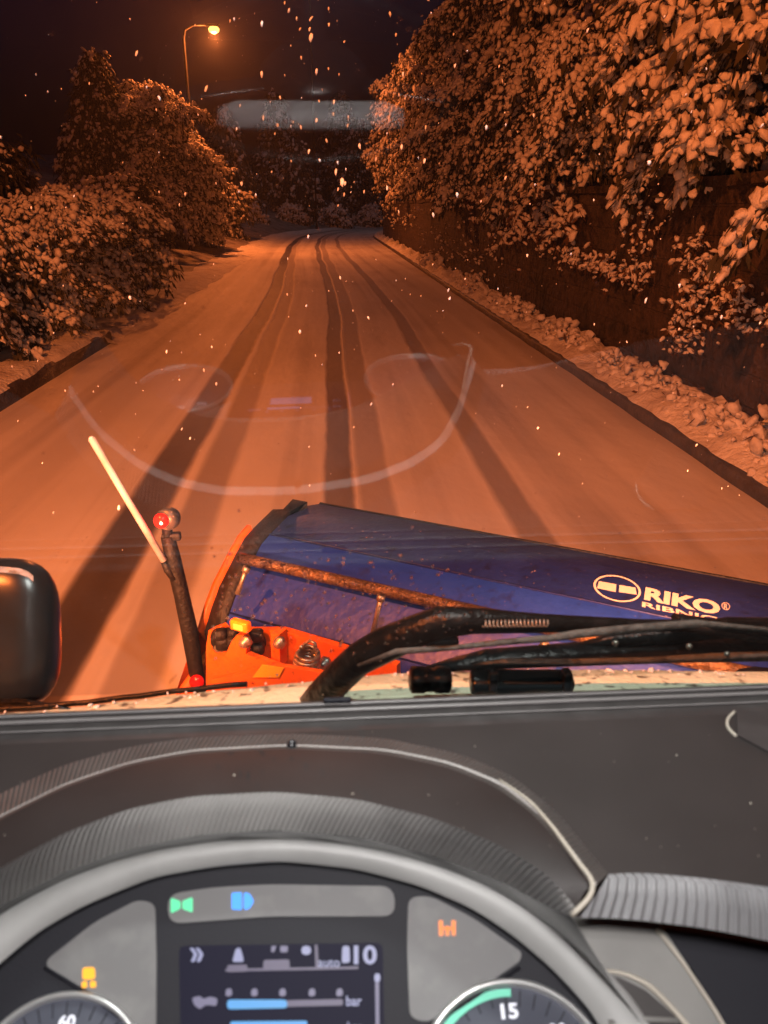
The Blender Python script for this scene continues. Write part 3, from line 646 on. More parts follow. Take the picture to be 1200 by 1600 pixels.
# ribbed strip on the right
T0 = cols[NC:]; tb = curve([(905, 1434), (950, 1434), (1000, 1438), (1100, 1450), (1200, 1470), (1420, 1520)], 26)
T1 = [pl(x, y, atZ(1050, 1368, -.500), N([0, -.85, .55])) for x, y in tb]
mb = MB(); mb.loft([T0, [p*.85+r*.15+N([0, -.4, .9])*.004 for p, r in zip(T0, T1)], [p*.5+r*.5+N([0, -.7, .7])*.003 for p, r in zip(T0, T1)], T1], uvs=(1, 1)); mb.build('ribbed_strip', M['rib_light'], dash)
# dark recess behind lip, bezel
q4 = [pl(x, y, CP+CN*.006, CN) for x, y in C4]; q6 = [pl(x, y, CP+CN*.004, CN) for x, y in C6]; q7 = [pl(x, y, CP, CN)-CN*.014 for x, y in C6]
mb = MB(); mb.loft([q3, [p*.5+r*.5-CN*.015 for p, r in zip(q3, q4)], [r-CN*.012 for r in q4], q4], 0)
panel = None
mb.build('lip_gap', M['gloss_black'], hood)
clus = MB(); poly = [pl(x, y, CP-CN*.014, CN) for x, y in C6[::3]]; clus.prism([p for p in poly]+[pl(960, 1760, CP-CN*.014, CN), pl(-300, 1760, CP-CN*.014, CN)], -CN*.006)
clus = clus.build('instrument_panel', M['panel_dark'], truck)
mb = MB()
rowsb = []
for w, hgt in ((0, 0), (.08, .004), (.3, .0065), (.6, .006), (.88, .0035), (1, 0)): rowsb.append([a*(1-w)+b_*w+CN*hgt for a, b_ in zip(q4, q6)])
mb.loft(rowsb); mb.build('bezel', M['bezel'], clus)
mb = MB(); mb.loft([q6, [p*.3+r*.7 for p, r in zip(q6, q7)], q7]); mb.build('recess_wall', M['gloss_black'], clus)
def rounded(pts, r, n=5):
    out = []; k = len(pts); p = [np.array(q, float) for q in pts]
    for i in range(k):
        a, b, c = p[i-1], p[i], p[(i+1)%k]; r_ = min(r, np.linalg.norm(a-b)*.45, np.linalg.norm(c-b)*.45)
        s, e = b+N(a-b)*r_, b+N(c-b)*r_
        for t in np.linspace(0, 1, n): out.append((1-t)**2*s+2*t*(1-t)*b+t*t*e)
    return out
def onC(px, py, h=0.0): return pl(px, py, CP-CN*.014+CN*h, CN)
def face_poly(name, pts, r, h, th, m, parent=clus, lab=None):
    mb = MB(); mb.prism([onC(x, y, h) for x, y in rounded(pts, r)], CN*th); o = mb.build(name, m, parent)
    if lab: o['label'] = lab
    return o
face_poly('lens_panel', [(66, 1506), (150, 1440), (216, 1406), (243, 1412), (245, 1500), (244, 1640), (215, 1640), (150, 1565)], 20, .0005, .0016, M['lens'])
face_poly('lens_panel', [(262, 1398), (330, 1387), (420, 1382), (615, 1385), (618, 1432), (420, 1432), (264, 1444)], 26, .0005, .0016, M['lens'])
face_poly('lens_panel', [(638, 1402), (672, 1400), (740, 1435), (815, 1488), (812, 1502), (750, 1545), (668, 1598), (640, 1590), (636, 1480)], 18, .0005, .0016, M['lens'])
mb = MB(); mb.tube([onC(70, 1512, .004), onC(150, 1560, .004), onC(235, 1625, .004)], .0016, 8); mb.build('panel_rib', M['panel_dark'], clus)
mb = MB(); mb.tube([onC(812, 1512, .004), onC(750, 1552, .004), onC(660, 1612, .004)], .0016, 8); mb.build('panel_rib', M['panel_dark'], clus)
# screen and its contents
mb = MB(); mb.prism([onC(x, y, .0006) for x, y in rounded([(280, 1478), (598, 1473), (602, 1700), (284, 1700)], 12)], CN*.0012, 0)
def scr(pts, m, h=.0024, th=.0003, r=3): mb.prism([onC(x, y, h) for x, y in rounded(pts, r, 3)], CN*th, m)
scr([(355, 1508), (386, 1507), (387, 1518), (355, 1519)], 1); scr([(412, 1500), (452, 1499), (453, 1514), (411, 1515)], 1); scr([(492, 1476), (496, 1476), (498, 1513), (493, 1513)], 1)
scr([(352, 1514), (560, 1510), (560, 1514), (352, 1518)], 1, .0028); scr([(447, 1563), (536, 1561), (536, 1571), (447, 1573)], 1)
scr([(355, 1562), (448, 1562), (449, 1575), (355, 1577)], 4, .0028, r=5); scr([(360, 1596), (480, 1595), (480, 1640), (360, 1640)], 4)
scr([(586, 1522), (592, 1522), (593, 1660), (588, 1660)], 3, r=2); scr([(585, 1521), (594, 1521), (594, 1534), (585, 1534)], 2, .0028, r=4)
def txt(mb_, s, x0, y0, x1, y1, m, h=.0028, bold=.0, slant=0): add_text(mb_, s, onC(x0, y1, h), onC(x1, y1+slant, h), onC(x0, y0, h), m, bold)
txt(mb, '10', 553, 1477, 589, 1507, 2, bold=.03); txt(mb, 'auto', 497, 1499, 531, 1511, 2, bold=.01); txt(mb, 'bar', 541, 1556, 565, 1572, 2, bold=.02); txt(mb, 'bar', 543, 1597, 565, 1612, 2, bold=.02)
scr([(535, 1478), (546, 1478), (547, 1504), (534, 1505)], 2, r=4)
for a in (0, 9): scr([(296+a, 1481), (302+a, 1481), (309+a, 1491), (304+a, 1503), (298+a, 1503), (303+a, 1491)], 2, r=2)
scr([(368, 1483), (375, 1480), (379, 1492), (381, 1503), (363, 1503), (366, 1492)], 2, r=3); scr([(424, 1478), (432, 1478), (428, 1488), (424, 1488)], 3, r=2); scr([(438, 1478), (450, 1478), (449, 1488), (438, 1488)], 3, r=2)
scr([(471, 1478), (486, 1478), (486, 1492), (471, 1492)], 2, r=7)
for x in (357, 397, 441, 487, 530): scr([(x-4, 1545), (x+5, 1544), (x+6, 1556), (x-5, 1557)], 3, r=4)
scr([(300, 1559), (312, 1556), (318, 1561), (328, 1557), (340, 1560), (338, 1572), (322, 1570), (312, 1577), (303, 1570)], 3, r=3)
mb.build('display_screen', [M['screen'], M['scr_purple'], M['scr_text'], M['scr_dim'], M['scr_blue']], clus)
# warning lamps
def wl_(pts_list, m, lab):
    mb = MB()
    for pts, r in pts_list: mb.prism([onC(x, y, .0026) for x, y in rounded(pts, r, 4)], CN*.0005)
    mb.build('warning_light', m, clus)['label'] = lab
wl_([([(267, 1403), (282, 1408), (282, 1420), (267, 1427)], 3), ([(301, 1402), (285, 1408), (285, 1420), (301, 1426)], 3)], M['ic_green'], 'green position-light symbol')
wl_([([(362, 1395), (378, 1394), (378, 1422), (362, 1421)], 3), ([(381, 1394), (390, 1396), (397, 1408), (390, 1420), (381, 1422)], 4)], M['ic_blue'], 'blue high-beam symbol')
wl_([([(129, 1512), (148, 1511), (149, 1530), (129, 1531)], 5), ([(128, 1534), (136, 1533), (136, 1543), (128, 1544)], 2), ([(141, 1533), (150, 1533), (150, 1543), (141, 1543)], 2)], M['ic_amber'], 'yellow traction-control symbol')
wl_([([(685, 1438), (692, 1438), (693, 1462), (686, 1463)], 2), ([(695, 1447), (703, 1447), (703, 1451), (695, 1451)], 1), ([(696, 1451), (702, 1451), (702, 1462), (696, 1462)], 1), ([(705, 1438), (712, 1438), (712, 1462), (706, 1462)], 2), ([(686, 1449), (712, 1449), (712, 1453), (686, 1453)], 1)], M['ic_orange'], 'orange differential-lock symbol')
# gauges
def gauge(cx, cy, rpx, num, npos, arc, lab):
    c = onC(cx, cy, .001); r = np.linalg.norm(onC(cx+rpx, cy, .001)-c); ex = np.array([1., 0, 0]); ey = -CD
    mb = MB(); mb.lathe(c, CN, [(r, 0), (r*1.0, .006), (r*.985, .009), (r*.95, .009), (r*.93, .005), (r*.925, .002)], 96, 0)
    mb.lathe(c+CN*.001, CN, [(r*.94, 0), (r*.94, .0015)], 96, 1)
    for a in range(-130, 131, 10):
        q = math.radians(90-a); d = ex*math.cos(q)+ey*math.sin(q); t = np.cross(CN, d); mb.box(c+d*r*.83+CN*.0028, (r*.14, r*.012, .0004), (d, t, CN), 3)
    for a0, a1 in arc:
        pts = [c+(ex*math.cos(math.radians(90-a))+ey*math.sin(math.radians(90-a)))*r*rr+CN*.0030 for rr, sq in ((.91, 1), (.84, -1)) for a in np.linspace(a0, a1, 14)[::sq]]
        mb.prism(pts, CN*.0003, 4)
    for (n_, a, w, h) in npos:
        q = math.radians(90-a); p = c+(ex*math.cos(q)+ey*math.sin(q))*r*.72+CN*.0034
        add_text(mb, n_, p-ex*w/2*r-ey*h/2*r, p+ex*w/2*r-ey*h/2*r, p-ex*w/2*r+ey*h/2*r, 2, .03)
    mb.build('gauge', [M['gauge_rim'], M['gauge_face'], M['gauge_white'], M['panel_dark'], M['gauge_green']], clus)['label'] = lab
gauge(84, 1726, 152, 0, [('60', 2, .18, .12), ('40', -34, .18, .12), ('80', 36, .18, .12)], [], 'speedometer dial with silver rim')
gauge(808, 1722, 164, 0, [('15', 2, .17, .13), ('10', -40, .17, .12), ('20', 42, .17, .12)], [(-52, 4)], 'rev counter dial with green arc')
# fascia right of the bezel
mb = MB(); fp = [(893, 1431), (960, 1436), (1032, 1444), (1075, 1508), (1150, 1640), (1050, 1655), (990, 1560), (900, 1462), (850, 1420)]
mb.prism([pl(x, y, CP+CN*.004, CN) for x, y in fp], -CN*.01); fascia = mb.build('side_fascia', M['fascia'], truck)
mb = MB(); mb.tube([pl(x, y, CP+CN*.006, CN) for x, y in curve([(866, 1506), (930, 1515), (975, 1519), (1015, 1538), (1050, 1575), (1085, 1615), (1110, 1650)], 24)], [.0006+.0018*min(1, i/12) for i in range(24)], 8)
mb.tube([pl(x, y, CP+CN*.006, CN) for x, y in curve([(1026, 1452), (1052, 1482), (1085, 1530), (1125, 1590), (1150, 1640)], 12)], .0018, 8); mb.build('seam_trim', M['seam'], fascia)
mb = MB(); mb.prism([pl(x, y, CP+CN*.0055, CN) for x, y in rounded([(905, 1522), (965, 1526), (1010, 1548), (1068, 1600), (1085, 1640), (1000, 1640), (950, 1580)], 10)], CN*.001); mb.build('recess_patch', M['dash'], fascia)  # flat dark patch laid on the fascia, not sunk into it
mb = MB(); mb.tube([pl(x, y, CP+CN*.008, CN) for x, y in ((950, 1597), (1000, 1592), (1060, 1595))], .0022, 8); mb.build('recess_ledge', M['fascia'], fascia)
mb = MB(); fp = [(1036, 1452), (1110, 1462), (1200, 1478), (1420, 1530), (1420, 1760), (1180, 1700), (1080, 1512)]
mb.prism([pl(x, y, CP-CN*.004, CN) for x, y in fp], -CN*.01); mb.build('lower_panel', M['panel_dark'], truck)
# corner trim at upper right of the dash
mb = MB(); mb.tube([atZ(x, y, -.499) for x, y in curve([(1148, 1112), (1136, 1122), (1135, 1136), (1150, 1150)], 12)], .0016, 8); mb.build('seam_trim', M['seam'], dash)
mb = MB(); mb.prism([atZ(x, y, -.4992) for x, y in [(1150, 1112), (1260, 1108), (1320, 1240), (1152, 1150)]], (0, 0, .0015)); mb.build('vent_cover', M['dash_edge'], dash)
# crumbs and lint on the dashboard
mb = MB(); rg = np.random.default_rng(9)
pts = [(366, 1211, .0012), (551, 1240, .0016), (670, 1242, .0010), (1057, 1180, .0012), (1173, 1255, .0014), (742, 1166, .0010), (1010, 1310, .0008), (960, 1190, .0006)]+[(rg.uniform(0, 1200), rg.uniform(1130, 1340), .0005) for _ in range(26)]
P = []
for (x, y, r) in pts:
    if y < 1165 or x > 960: p = atZ(x, y, -.4985)
    else: p = E+(atZ(x, y, -.470)-E)*.985
    P.append(p)
V, F = lumps(np.array(P), rg.normal(0, 1, (len(P), 3)), np.array([q[2] for q in pts]), rg, ICO1, .7, .6); mb.add(V, [tuple(q) for q in F])
props(mb.build('dust_specks', M['seam']), 'pale crumbs of dust scattered on the dark dashboard', 'dust', kind='stuff')

# steering wheel, below the picture, seen only mirrored in the windscreen
wc = R_(-.02, -.06, -.50); wa = N([0, -.25, 1]); w1 = np.array([1., 0, 0]); w2 = np.cross(wa, w1)
mb = MB(); mb.tube([wc+(w1*math.cos(a)+w2*math.sin(a))*.225 for a in np.linspace(0, 2*math.pi, 65)], .014, 12, cap=False); sw = mb.build('steering_wheel', M['rubber'], truck)
mb = MB(); mb.lathe(wc-wa*.03, wa, [(.085, 0), (.085, .03), (.07, .045), (.01, .05)], 32)
for a in (15, 165, 270): q = math.radians(a); d = w1*math.cos(q)+w2*math.sin(q); mb.rbox(wc+d*.145-wa*.01, (.15, .04, .02), (d, np.cross(wa, d), wa), .008)
mb.build('hub', M['gloss_black'], sw)
mb = MB(); mb.tube([R_(-.155, .068, -.456), R_(-.13, .068, -.452), R_(.085, .068, -.452), R_(.11, .068, -.456)], [.018, .026, .026, .018], 16, 0, True, .45); mb.build('reflected_bar', M['wheel_bar'], sw)  # bar added on the wheel to show as a band mirrored in the glass
# cab roof lamp, behind and above the driver's eye
mb = MB(); mb.rbox(R_(.05, -.18, .52), (.26, .12, .03), None, .01); dome = mb.build('dome_lamp', M['bezel'], truck)
mb = MB(); mb.rbox(R_(.05, -.18, .503), (.20, .08, .012), None, .004); mb.build('dome_lens', emis('dome_lens', (1, .97, .92), 2), dome)
dl = light('dome_light', 'AREA', tuple(R_(.05, -.18, .49)) , 30, (1, .96, .94), truck, .22, (0, .62, -1))
mb = MB(); mb.rbox(R_(.1, -.62, .60), (2.3, 2.0, .06), None, .02); mb.build('cab_roof', M['gloss_black'], truck)
mb = MB(); mb.rbox(R_(.1, -1.6, -.5), (2.3, .05, 2.2), None, .02); mb.build('cab_rear_wall', M['rubber'], truck)
mb = MB(); mb.rbox(R_(.1, -.35, -1.32), (2.3, 2.5, .05), None, .02); mb.build('cab_floor', M['rubber'], truck)
mb = MB(); mb.rbox(R_(-.02, -.75, -.80), (.52, .5, .14), None, .05); mb.rbox(R_(-.02, -1.02, -.45), (.5, .14, .75), None, .05); mb.build('driver_seat', M['rubber'], truck)
for sx in (-1.07, 1.27):
    mb = MB(); mb.rbox(R_(sx, -.5, -.90), (.05, 2.2, .9), None, .02); mb.build('cab_door', M['rubber'], truck)
# headlamps, and an added fill light over the cab for plow and cowl
light('plow_fill', 'SPOT', tuple(R_(.1, .75, .85)), 85, (.95, 1, .95), truck, .06, (.08, 1.6, -2.2), 120, .6)
for sx in (-.85, .95):
    light('headlamp_light', 'SPOT', (sx, 1.52, 1.34), 360, (1, .30, .11), truck, .07, (sx*.10, 9, -.1), 100, .9)
    mb = MB(); mb.lathe((sx, 1.45, 1.26), (0, 1, -.05), [(.05, -.12), (.10, -.06), (.11, 0), (.10, .01), (.02, .015)], 20); mb.build('headlamp', M['panel_dark'], truck)
# nose of the truck and cowl
mb = MB(); xs = np.linspace(-1.12, 1.25, 40); rows = []
edge = curve([(-260, 1135), (-100, 1122), (100, 1108), (300, 1083), (490, 1064), (640, 1050), (920, 1046), (1200, 1050), (1400, 1054)], 60)
ep = [atY(x, y, 1.045) for x, y in edge]
for (y, z) in [(-.14, .040), (-.095, .024), (-.045, .012), (0, 0), (.015, -.022), (.02, -.072)]:
    rows.append([p+np.array([0, y+.0012*math.sin(i*2.1), z]) for i, p in enumerate(ep)])
xs = [p[0] for p in ep]
mb.loft(rows); cowl = mb.build('cowl', M['cowl'], truck)
mb = MB(); mb.loft([[p+np.array([0, .004, -.003]) for p in rows[-1]], [R_(x, 1.13-.15*abs(x)**3*.3, -1.0) for x in xs], [R_(x, 1.16, -1.75) for x in xs]]); mb.build('truck_nose', M['panel_dark'], truck)
mb = MB(); mb.tube([r+np.array([0, .008, .002]) for r in rows[3][:24]], .0045, 6); mb.build('cowl_seal', M['rubber'], cowl)
# grit and melting snow on the cowl
rg = np.random.default_rng(3); P = []
for _ in range(110):
    P.append(ep[rg.integers(8, 56)]+np.array([rg.normal(0, .01), rg.normal(-.012, .008), .003]))
V, F = lumps(np.array(P), rg.normal(0, 1, (len(P), 3)), rg.uniform(.002, .006, len(P)), rg, ICO1, .8, .5); mb = MB(); mb.add(V, [tuple(q) for q in F]); o = mb.build('cowl_slush', M['snow'], cowl); o['kind'] = 'stuff'

# wipers, just outside the glass
def pxtube(mb, pts, off, rpx, seg=10, m=0, sq=None):
    P = []; Rr = []
    for i, (x, y) in enumerate(pts):
        o = off if np.isscalar(off) else off[i]; p = gl(x, y, o); P.append(p); r = rpx if np.isscalar(rpx) else rpx[i]; Rr.append(r*np.dot(p-E, CF)/FPX)
    mb.tube(P, Rr, seg, m, True, sq)
mb = MB()
pxtube(mb, [(478, 1120), (505, 1085), (530, 1058), (560, 1030), (600, 1008), (645, 988), (690, 972), (740, 970), (850, 974), (1000, 977), (1100, 978), (1260, 982)], .05, [26, 26, 26, 26, 28, 26, 26, 21, 15, 10, 10, 12], 12, 0)
wiper = mb.build('wiper', M['rubber'], truck); wiper['label'] = 'thick black driver-side wiper arm'
mb = MB(); pts = [(x, 975+1.5*math.sin(i*math.pi)) for i, x in enumerate(np.linspace(755, 858, 2))]
P0, P1 = gl(755, 975, .035), gl(858, 974, .035); u = N(P1-P0); a = N(np.cross(u, GN)); hel = [P0+(P1-P0)*t+(a*math.cos(t*2*math.pi*17)+GN*math.sin(t*2*math.pi*17))*.0045 for t in np.linspace(0, 1, 17*10)]
mb.tube(hel, .0010, 6); mb.build('tension_spring', M['steel'], wiper)
mb = MB(); pxtube(mb, [(560, 1040), (620, 1018), (680, 1014), (700, 1013), (780, 1004), (860, 997), (900, 991), (1000, 981), (1090, 974), (1140, 978), (1260, 990)], .022, [3, 5, 5, 4, 5, 6, 7, 7, 6, 4, 4], 8); mb.build('wiper_blade', M['grime'], wiper)
mb = MB(); mb.rbox(gl(690, 1003, .045), (.045, .018, .018), None, .004); mb.build('pivot_bracket', M['mirror'], wiper)
mb = MB()
pxtube(mb, [(648, 1052), (700, 1040), (760, 1030), (900, 1022), (1050, 1016), (1260, 1012)], .05, [7, 14, 22, 26, 27, 28], 10, 0, .6)
wiper2 = mb.build('wiper', M['rubber'], truck); wiper2['label'] = 'lower black passenger-side wiper arm lying along the cowl'
mb = MB(); pxtube(mb, [(735, 1037), (800, 1033), (900, 1034), (1000, 1032), (1120, 1026), (1260, 1022)], .028, [2, 5, 5, 5, 6, 6], 8); mb.build('wiper_blade', M['grime'], wiper2)
mb = MB(); pxtube(mb, [(900, 1010), (960, 1000), (1050, 992), (1140, 980), (1260, 985)], .06, [5, 12, 14, 17, 20], 8); pxtube(mb, [(1060, 972), (1150, 985), (1260, 1010)], .055, 22, 8, 0, .5); mb.build('linkage_rod', M['rubber'], wiper2)
for px_, py_ in ((1135, 1020), (961, 1003), (1076, 1008)):
    mb = MB(); mb.lathe(gl(px_, py_, .022), GN, [(.004, 0), (.0045, .003), (.002, .006)], 10); mb.build('bolt', M['steel'], wiper2)
mb = MB(); a, b = gl(640, 1062, .03), gl(712, 1062, .03); u = N(b-a)
mb.lathe(a, u, [(.014, 0), (.019, .003), (.019, .02), (.017, .022), (.017, .035), (.019, .037), (.019, .055), (.014, .058)], 24); mot = mb.build('wiper_motor', M['rubber'], truck)
mb = MB(); c_ = gl(815, 1066, .03); mb.rbox(c_, (.150, .03, .030), (N(gl(915, 1066, .03)-gl(715, 1066, .03)), N(np.cross(GN, [1, 0, 0])), GN), .006)
for x in (770, 885): mb.rbox(gl(x, 1062, .022), (.012, .02, .03), None, .003)
mb.build('motor_housing', M['mirror'], mot)
mb = MB(); mb.rbox(atZ(527, 1094, -.495), (.030, .006, .006), None, .002); mb.build('glass_clip', M['panel_dark'], dash)

# ramp mirror hanging at the left outside the glass
Mc = atY(-8, 990, 1.22); ex = N(CR); ez = N(CU*.95+np.array([0, .1, 0])); ey = np.cross(ez, ex)
mb = MB(); ki = Mc; sx, sz = 100*np.dot(ki-E, CF)/FPX, 118*np.dot(ki-E, CF)/FPX; rows = []
for j in range(-8, 9):
    ph_ = j/8*math.pi/2; cy_ = math.sin(ph_); rr = math.cos(ph_)**.45 if abs(j) < 8 else 0.001; row = []
    for k in range(49):
        a = 2*math.pi*k/48; ca, sa = math.cos(a), math.sin(a); n_ = 3.4
        q = (abs(ca)**n_+abs(sa)**n_)**(-1/n_); taper = 1-.06*sa*q
        row.append(ki+ex*ca*q*sx*rr*taper+ez*sa*q*sz*rr+ey*cy_*.055)
    rows.append(row)
mb.loft(rows); mir = mb.build('side_mirror', M['mirror'], truck); mir['label'] = 'black rounded mirror housing at the left of the windscreen'
mb = MB(); mb.loft([[atY(x, y+d, 1.15) for x, y in ((-20, 884), (10, 886), (30, 888), (44, 893), (52, 900))] for d in (0, 9)]); mb.build('mirror_snow', M['snow'], mir)
mb = MB(); mb.tube([Mc+ez*-sz*.9, atY(-20, 1120, 1.15), atY(-60, 1150, 1.12)], .02, 8); mb.tube([atY(-30, 1098, 1.1), atY(30, 1097, 1.08), atY(75, 1104, 1.06), atY(110, 1112, 1.04)], .006, 8); mb.build('mirror_bracket', M['rubber'], mir)

# ------------------------------------------------------------------ snow plough
TL = atY(500, 787, 3.5); zrel = TL[2]-E[2]; Q = atZ(1200, 915, zrel); DD = N(Q-TL); BK = np.cross(DD, [0, 0, 1.0]); BLn = 3.3
plow = empty('snow_plow', (TL[0]+DD[0]*1.6+BK[0]*.3, TL[1]+DD[1]*1.6+BK[1]*.3, 0), 'blue snow plough blade on an orange lifting frame, angled across the front of the truck', 'snowplough')
PP = [(500, 787), (470, 792), (440, 804), (411, 833), (398, 848), (385, 872), (360, 922), (348, 955), (338, 988)]
SEC = []
for x, y in PP:
    p = pl(x, y, TL, DD); SEC.append(((p-TL)@BK, p[2]))
SEC = [(a, z) for a, z in SEC]; lowz = SEC[-1][1]; SEC += [(.82, lowz-.14), (.76, lowz-.3), (.66, lowz-.46), (.56, .10)]
def bp(a, z, t): return np.array([TL[0], TL[1], 0])+BK*a+DD*t+np.array([0, 0, z])
mb = MB(); T = [0, BLn]
ts = np.linspace(0, BLn, 24)
def seg(i0, i1, m, lift=0): mb.loft([[bp(a, z, t) for t in ts] for a, z in SEC[i0:i1+1]], m)
seg(0, 3, 1); seg(3, 5, 0); seg(5, 7, 0); seg(7, len(SEC)-1, 0)
# front skin, giving the blade its thickness
mb.loft([[bp(a-.03, z-.02 if i < 4 else z, t) for t in ts] for i, (a, z) in enumerate(SEC)][::-1], 0)
mb.loft([[bp(a+q, z+w, t) for t in ts] for (a, z, q, w) in ((*SEC[0], 0, .0), (*SEC[0], -.03, -.02))], 1)
blade = mb.build('plow_blade', [M['blue'], M['blue_dark']], plow)
# fold ridges
mb = MB()
for i, r in ((3, .005), (7, .004)): mb.tube([bp(SEC[i][0]+.001, SEC[i][1]+.001, t) for t in (0, BLn)], r, 6)
mb.build('fold_ridge', M['blue_dark'], blade)
mb = MB(); a0 = SEC[0]
mb.tube([bp(a0[0], a0[1], 0), bp(a0[0], a0[1], BLn)], .008, 6); mb.build('top_lip', M['black_edge'], blade)
# end plate: black rubber band following the profile + orange cheek
def band(pts, t0, t1, w0, w1, z0=0.0):
    o = []; k = len(pts)
    for i in range(k):
        a, z = pts[i]; d = N(np.array(pts[min(i+1, k-1)])-np.array(pts[max(i-1, 0)])); n_ = np.array([-d[1], d[0]])*-1
        n_ = n_ if (n_[0] > 0 or n_[1] > 0) else -n_
        o.append((a, z, n_))
    return [[bp(a+n_[0]*w, z+n_[1]*w, t) for a, z, n_ in o] for t, w in ((t0, w0), (t0, w1), (t1, w1), (t1, w0), (t0, w0))]
S9 = [(a, z) for a, z in SEC[1:11]]
mb = MB(); mb.loft(band(S9, -.045, .035, -.03, .018)); mb.build('end_band', M['black_edge'], plow)
mb = MB(); mb.loft(band(S9[2:], -.075, -.055, -.22, .03)); 
mb.build('side_cheek', M['orange'], plow)
# wet pipe across the back and its stays
pr = (SEC[5][0]+.045, SEC[5][1]+.02)
mb = MB(); mb.tube([bp(*pr, t) for t in np.linspace(-.0, BLn-.2, 30)], .024, 14); pipe = mb.build('cross_pipe', M['rust'], plow)
def hit_t(px, py, a, z):      # distance along the blade where the line at (a,z) shows at column px
    best = min(np.linspace(0, BLn, 600), key=lambda t: abs(600+FPX*np.dot(bp(a, z, t)-E, CR)/np.dot(bp(a, z, t)-E, CF)-px)); return best
for (xa, ya, xb, yb) in ((386, 886, 371, 928), (596, 930, 580, 1000), (852, 1004, 846, 1020)):
    mb = MB(); n0 = np.cross(DD, [0, 0, 1]); p0 = bp(.80, SEC[6][1], 0)
    A = pl(xa, ya, p0+BK*.03, BK); B = pl(xb, yb, p0+BK*.06, BK); mb.tube([A, A*.5+B*.5, B], [.011, .009, .011], 8); mb.lathe(A, B-A, [(.016, 0), (.016, .02)], 8); mb.build('stay_rod', M['steel'], pipe)
# emblem and lettering on the top panel
n_ = N(np.cross(DD, np.array([0, 0, SEC[2][1]])-np.array([0, 0, SEC[3][1]])+BK*(SEC[2][0]-SEC[3][0])))
upv = N((bp(*SEC[2], 0)-bp(*SEC[3], 0))); nrm = np.cross(DD, upv); nrm = nrm if np.dot(nrm, E-TL) > 0 else -nrm
pb = bp(*SEC[3], 0)
def onB(x, y, h=.004): return pl(x, y, pb+nrm*h, nrm)
# which facet the lettering sits on decides the plane: facet between profile points 2-3, extended
mb = MB()
cx, cy = 964, 919; O = onB(cx, cy); ax_ = onB(cx+37.5, cy+5.5)-O; ay_ = onB(cx-1, cy-20)-O
K = 48; outer = [O+ax_*math.cos(2*math.pi*k/K)+ay_*math.sin(2*math.pi*k/K) for k in range(K)]; inner = [O+(ax_*math.cos(2*math.pi*k/K)+ay_*math.sin(2*math.pi*k/K))*.90 for k in range(K)]
mb.add(outer+inner, [(k, (k+1)%K, (k+1)%K+K, k+K) for k in range(K)], smooth=False)
for q in ([(936, 908), (963, 913), (962, 925), (933, 919)], [(968, 914), (993, 918), (995, 929), (967, 925)]): mb.add([onB(*p) for p in q], [(0, 1, 2, 3)], smooth=False)
add_text(mb, 'RIKO', onB(1006, 937), onB(1125, 962), onB(1009, 917), 0, .045)
add_text(mb, 'RIBNICA', onB(1003, 948), onB(1150, 979), onB(1003.5, 940), 0, .025)
rc = onB(1134, 947); rx = onB(1140.5, 948)-rc; ry = onB(1134, 941)-rc
ring = [rc+(rx*math.cos(a)+ry*math.sin(a))*w for w in (1, .84) for a in np.linspace(0, 2*math.pi, 25)[:-1]]; mb.add(ring, [(k, (k+1)%24, (k+1)%24+24, k+24) for k in range(24)], smooth=False)
add_text(mb, 'R', onB(1131, 951), onB(1137, 952), onB(1131.3, 943), 0, .01)
mb.build('lettering', M['decal'], blade, fixn=False)

# orange lifting frame behind the blade's left end
FB0 = bp(.98, 0, 0)
def onF(x, y, h=0.0): return pl(x, y, FB0+BK*h, BK)
mb = MB(); mb.prism([onF(x, y) for x, y in [(326, 985), (345, 978), (352, 985), (440, 985), (545, 1016), (620, 1040), (620, 1100), (322, 1100), (322, 1010)]], -BK*.03)
mb.prism([onF(x, y, .10) for x, y in [(362, 1002), (370, 992), (380, 992), (386, 1002), (384, 1022), (430, 1040), (520, 1070), (560, 1100), (326, 1100), (340, 1050)]], -BK*.025)
mb.prism([onF(x, y, .05) for x, y in [(423, 990), (436, 992), (438, 1042), (424, 1038)]], -BK*.05)
mb.prism([onF(x, y, .18) for x, y in [(330, 1062), (430, 1040), (530, 1056), (620, 1085), (620, 1140), (330, 1140)]], -BK*.02)
for k in range(9):
    x = 330+k*28
frame = mb.build('lifting_frame', M['orange'], plow)
mb = MB(); mb.prism([onF(x, y, .185) for x, y in [(410, 1038), (444, 1043), (436, 1058), (395, 1058)]], BK*.002); mb.build('warning_sticker', M['yellow'], frame)
for x, y, h in ((384, 1003, .115), (437, 1004, .06), (344, 1010, .03), (508, 1036, .05)):
    mb = MB(); mb.lathe(onF(x, y, h), BK, [(.024, -.01), (.024, .006), (.016, .008), (.016, .022), (.005, .026)], 6); mb.build('bolt', M['steel'], frame)
mb = MB()
for _ in range(46):
    p = onF(random.uniform(338, 420), random.gauss(1000, 7), random.uniform(0, .05)); mb.rbox(p, [random.uniform(.02, .05)]*3, None, .008, seg=1)
mb.build('hose_bundle', M['black_edge'], frame)
# coil spring with hook
cS, cE = onF(482, 1018, .12), onF(476, 1060, .12); u = N(cE-cS); a = N(np.cross(u, BK)); b_ = np.cross(u, a)
hel = [cS+(cE-cS)*t+(a*math.cos(t*2*math.pi*7)+b_*math.sin(t*2*math.pi*7))*(.034+.008*math.sin(t*math.pi)) for t in np.linspace(0, 1, 7*16)]
hk = [onF(474, 1014, .12), onF(476, 1006, .12), onF(484, 1001, .12), onF(492, 1005, .12), onF(494, 1014, .12), onF(488, 1020, .12)]
mb = MB(); mb.tube(hel, .0068, 6); mb.tube(hk, .006, 6); mb.build('coil_spring', M['steel'], frame)
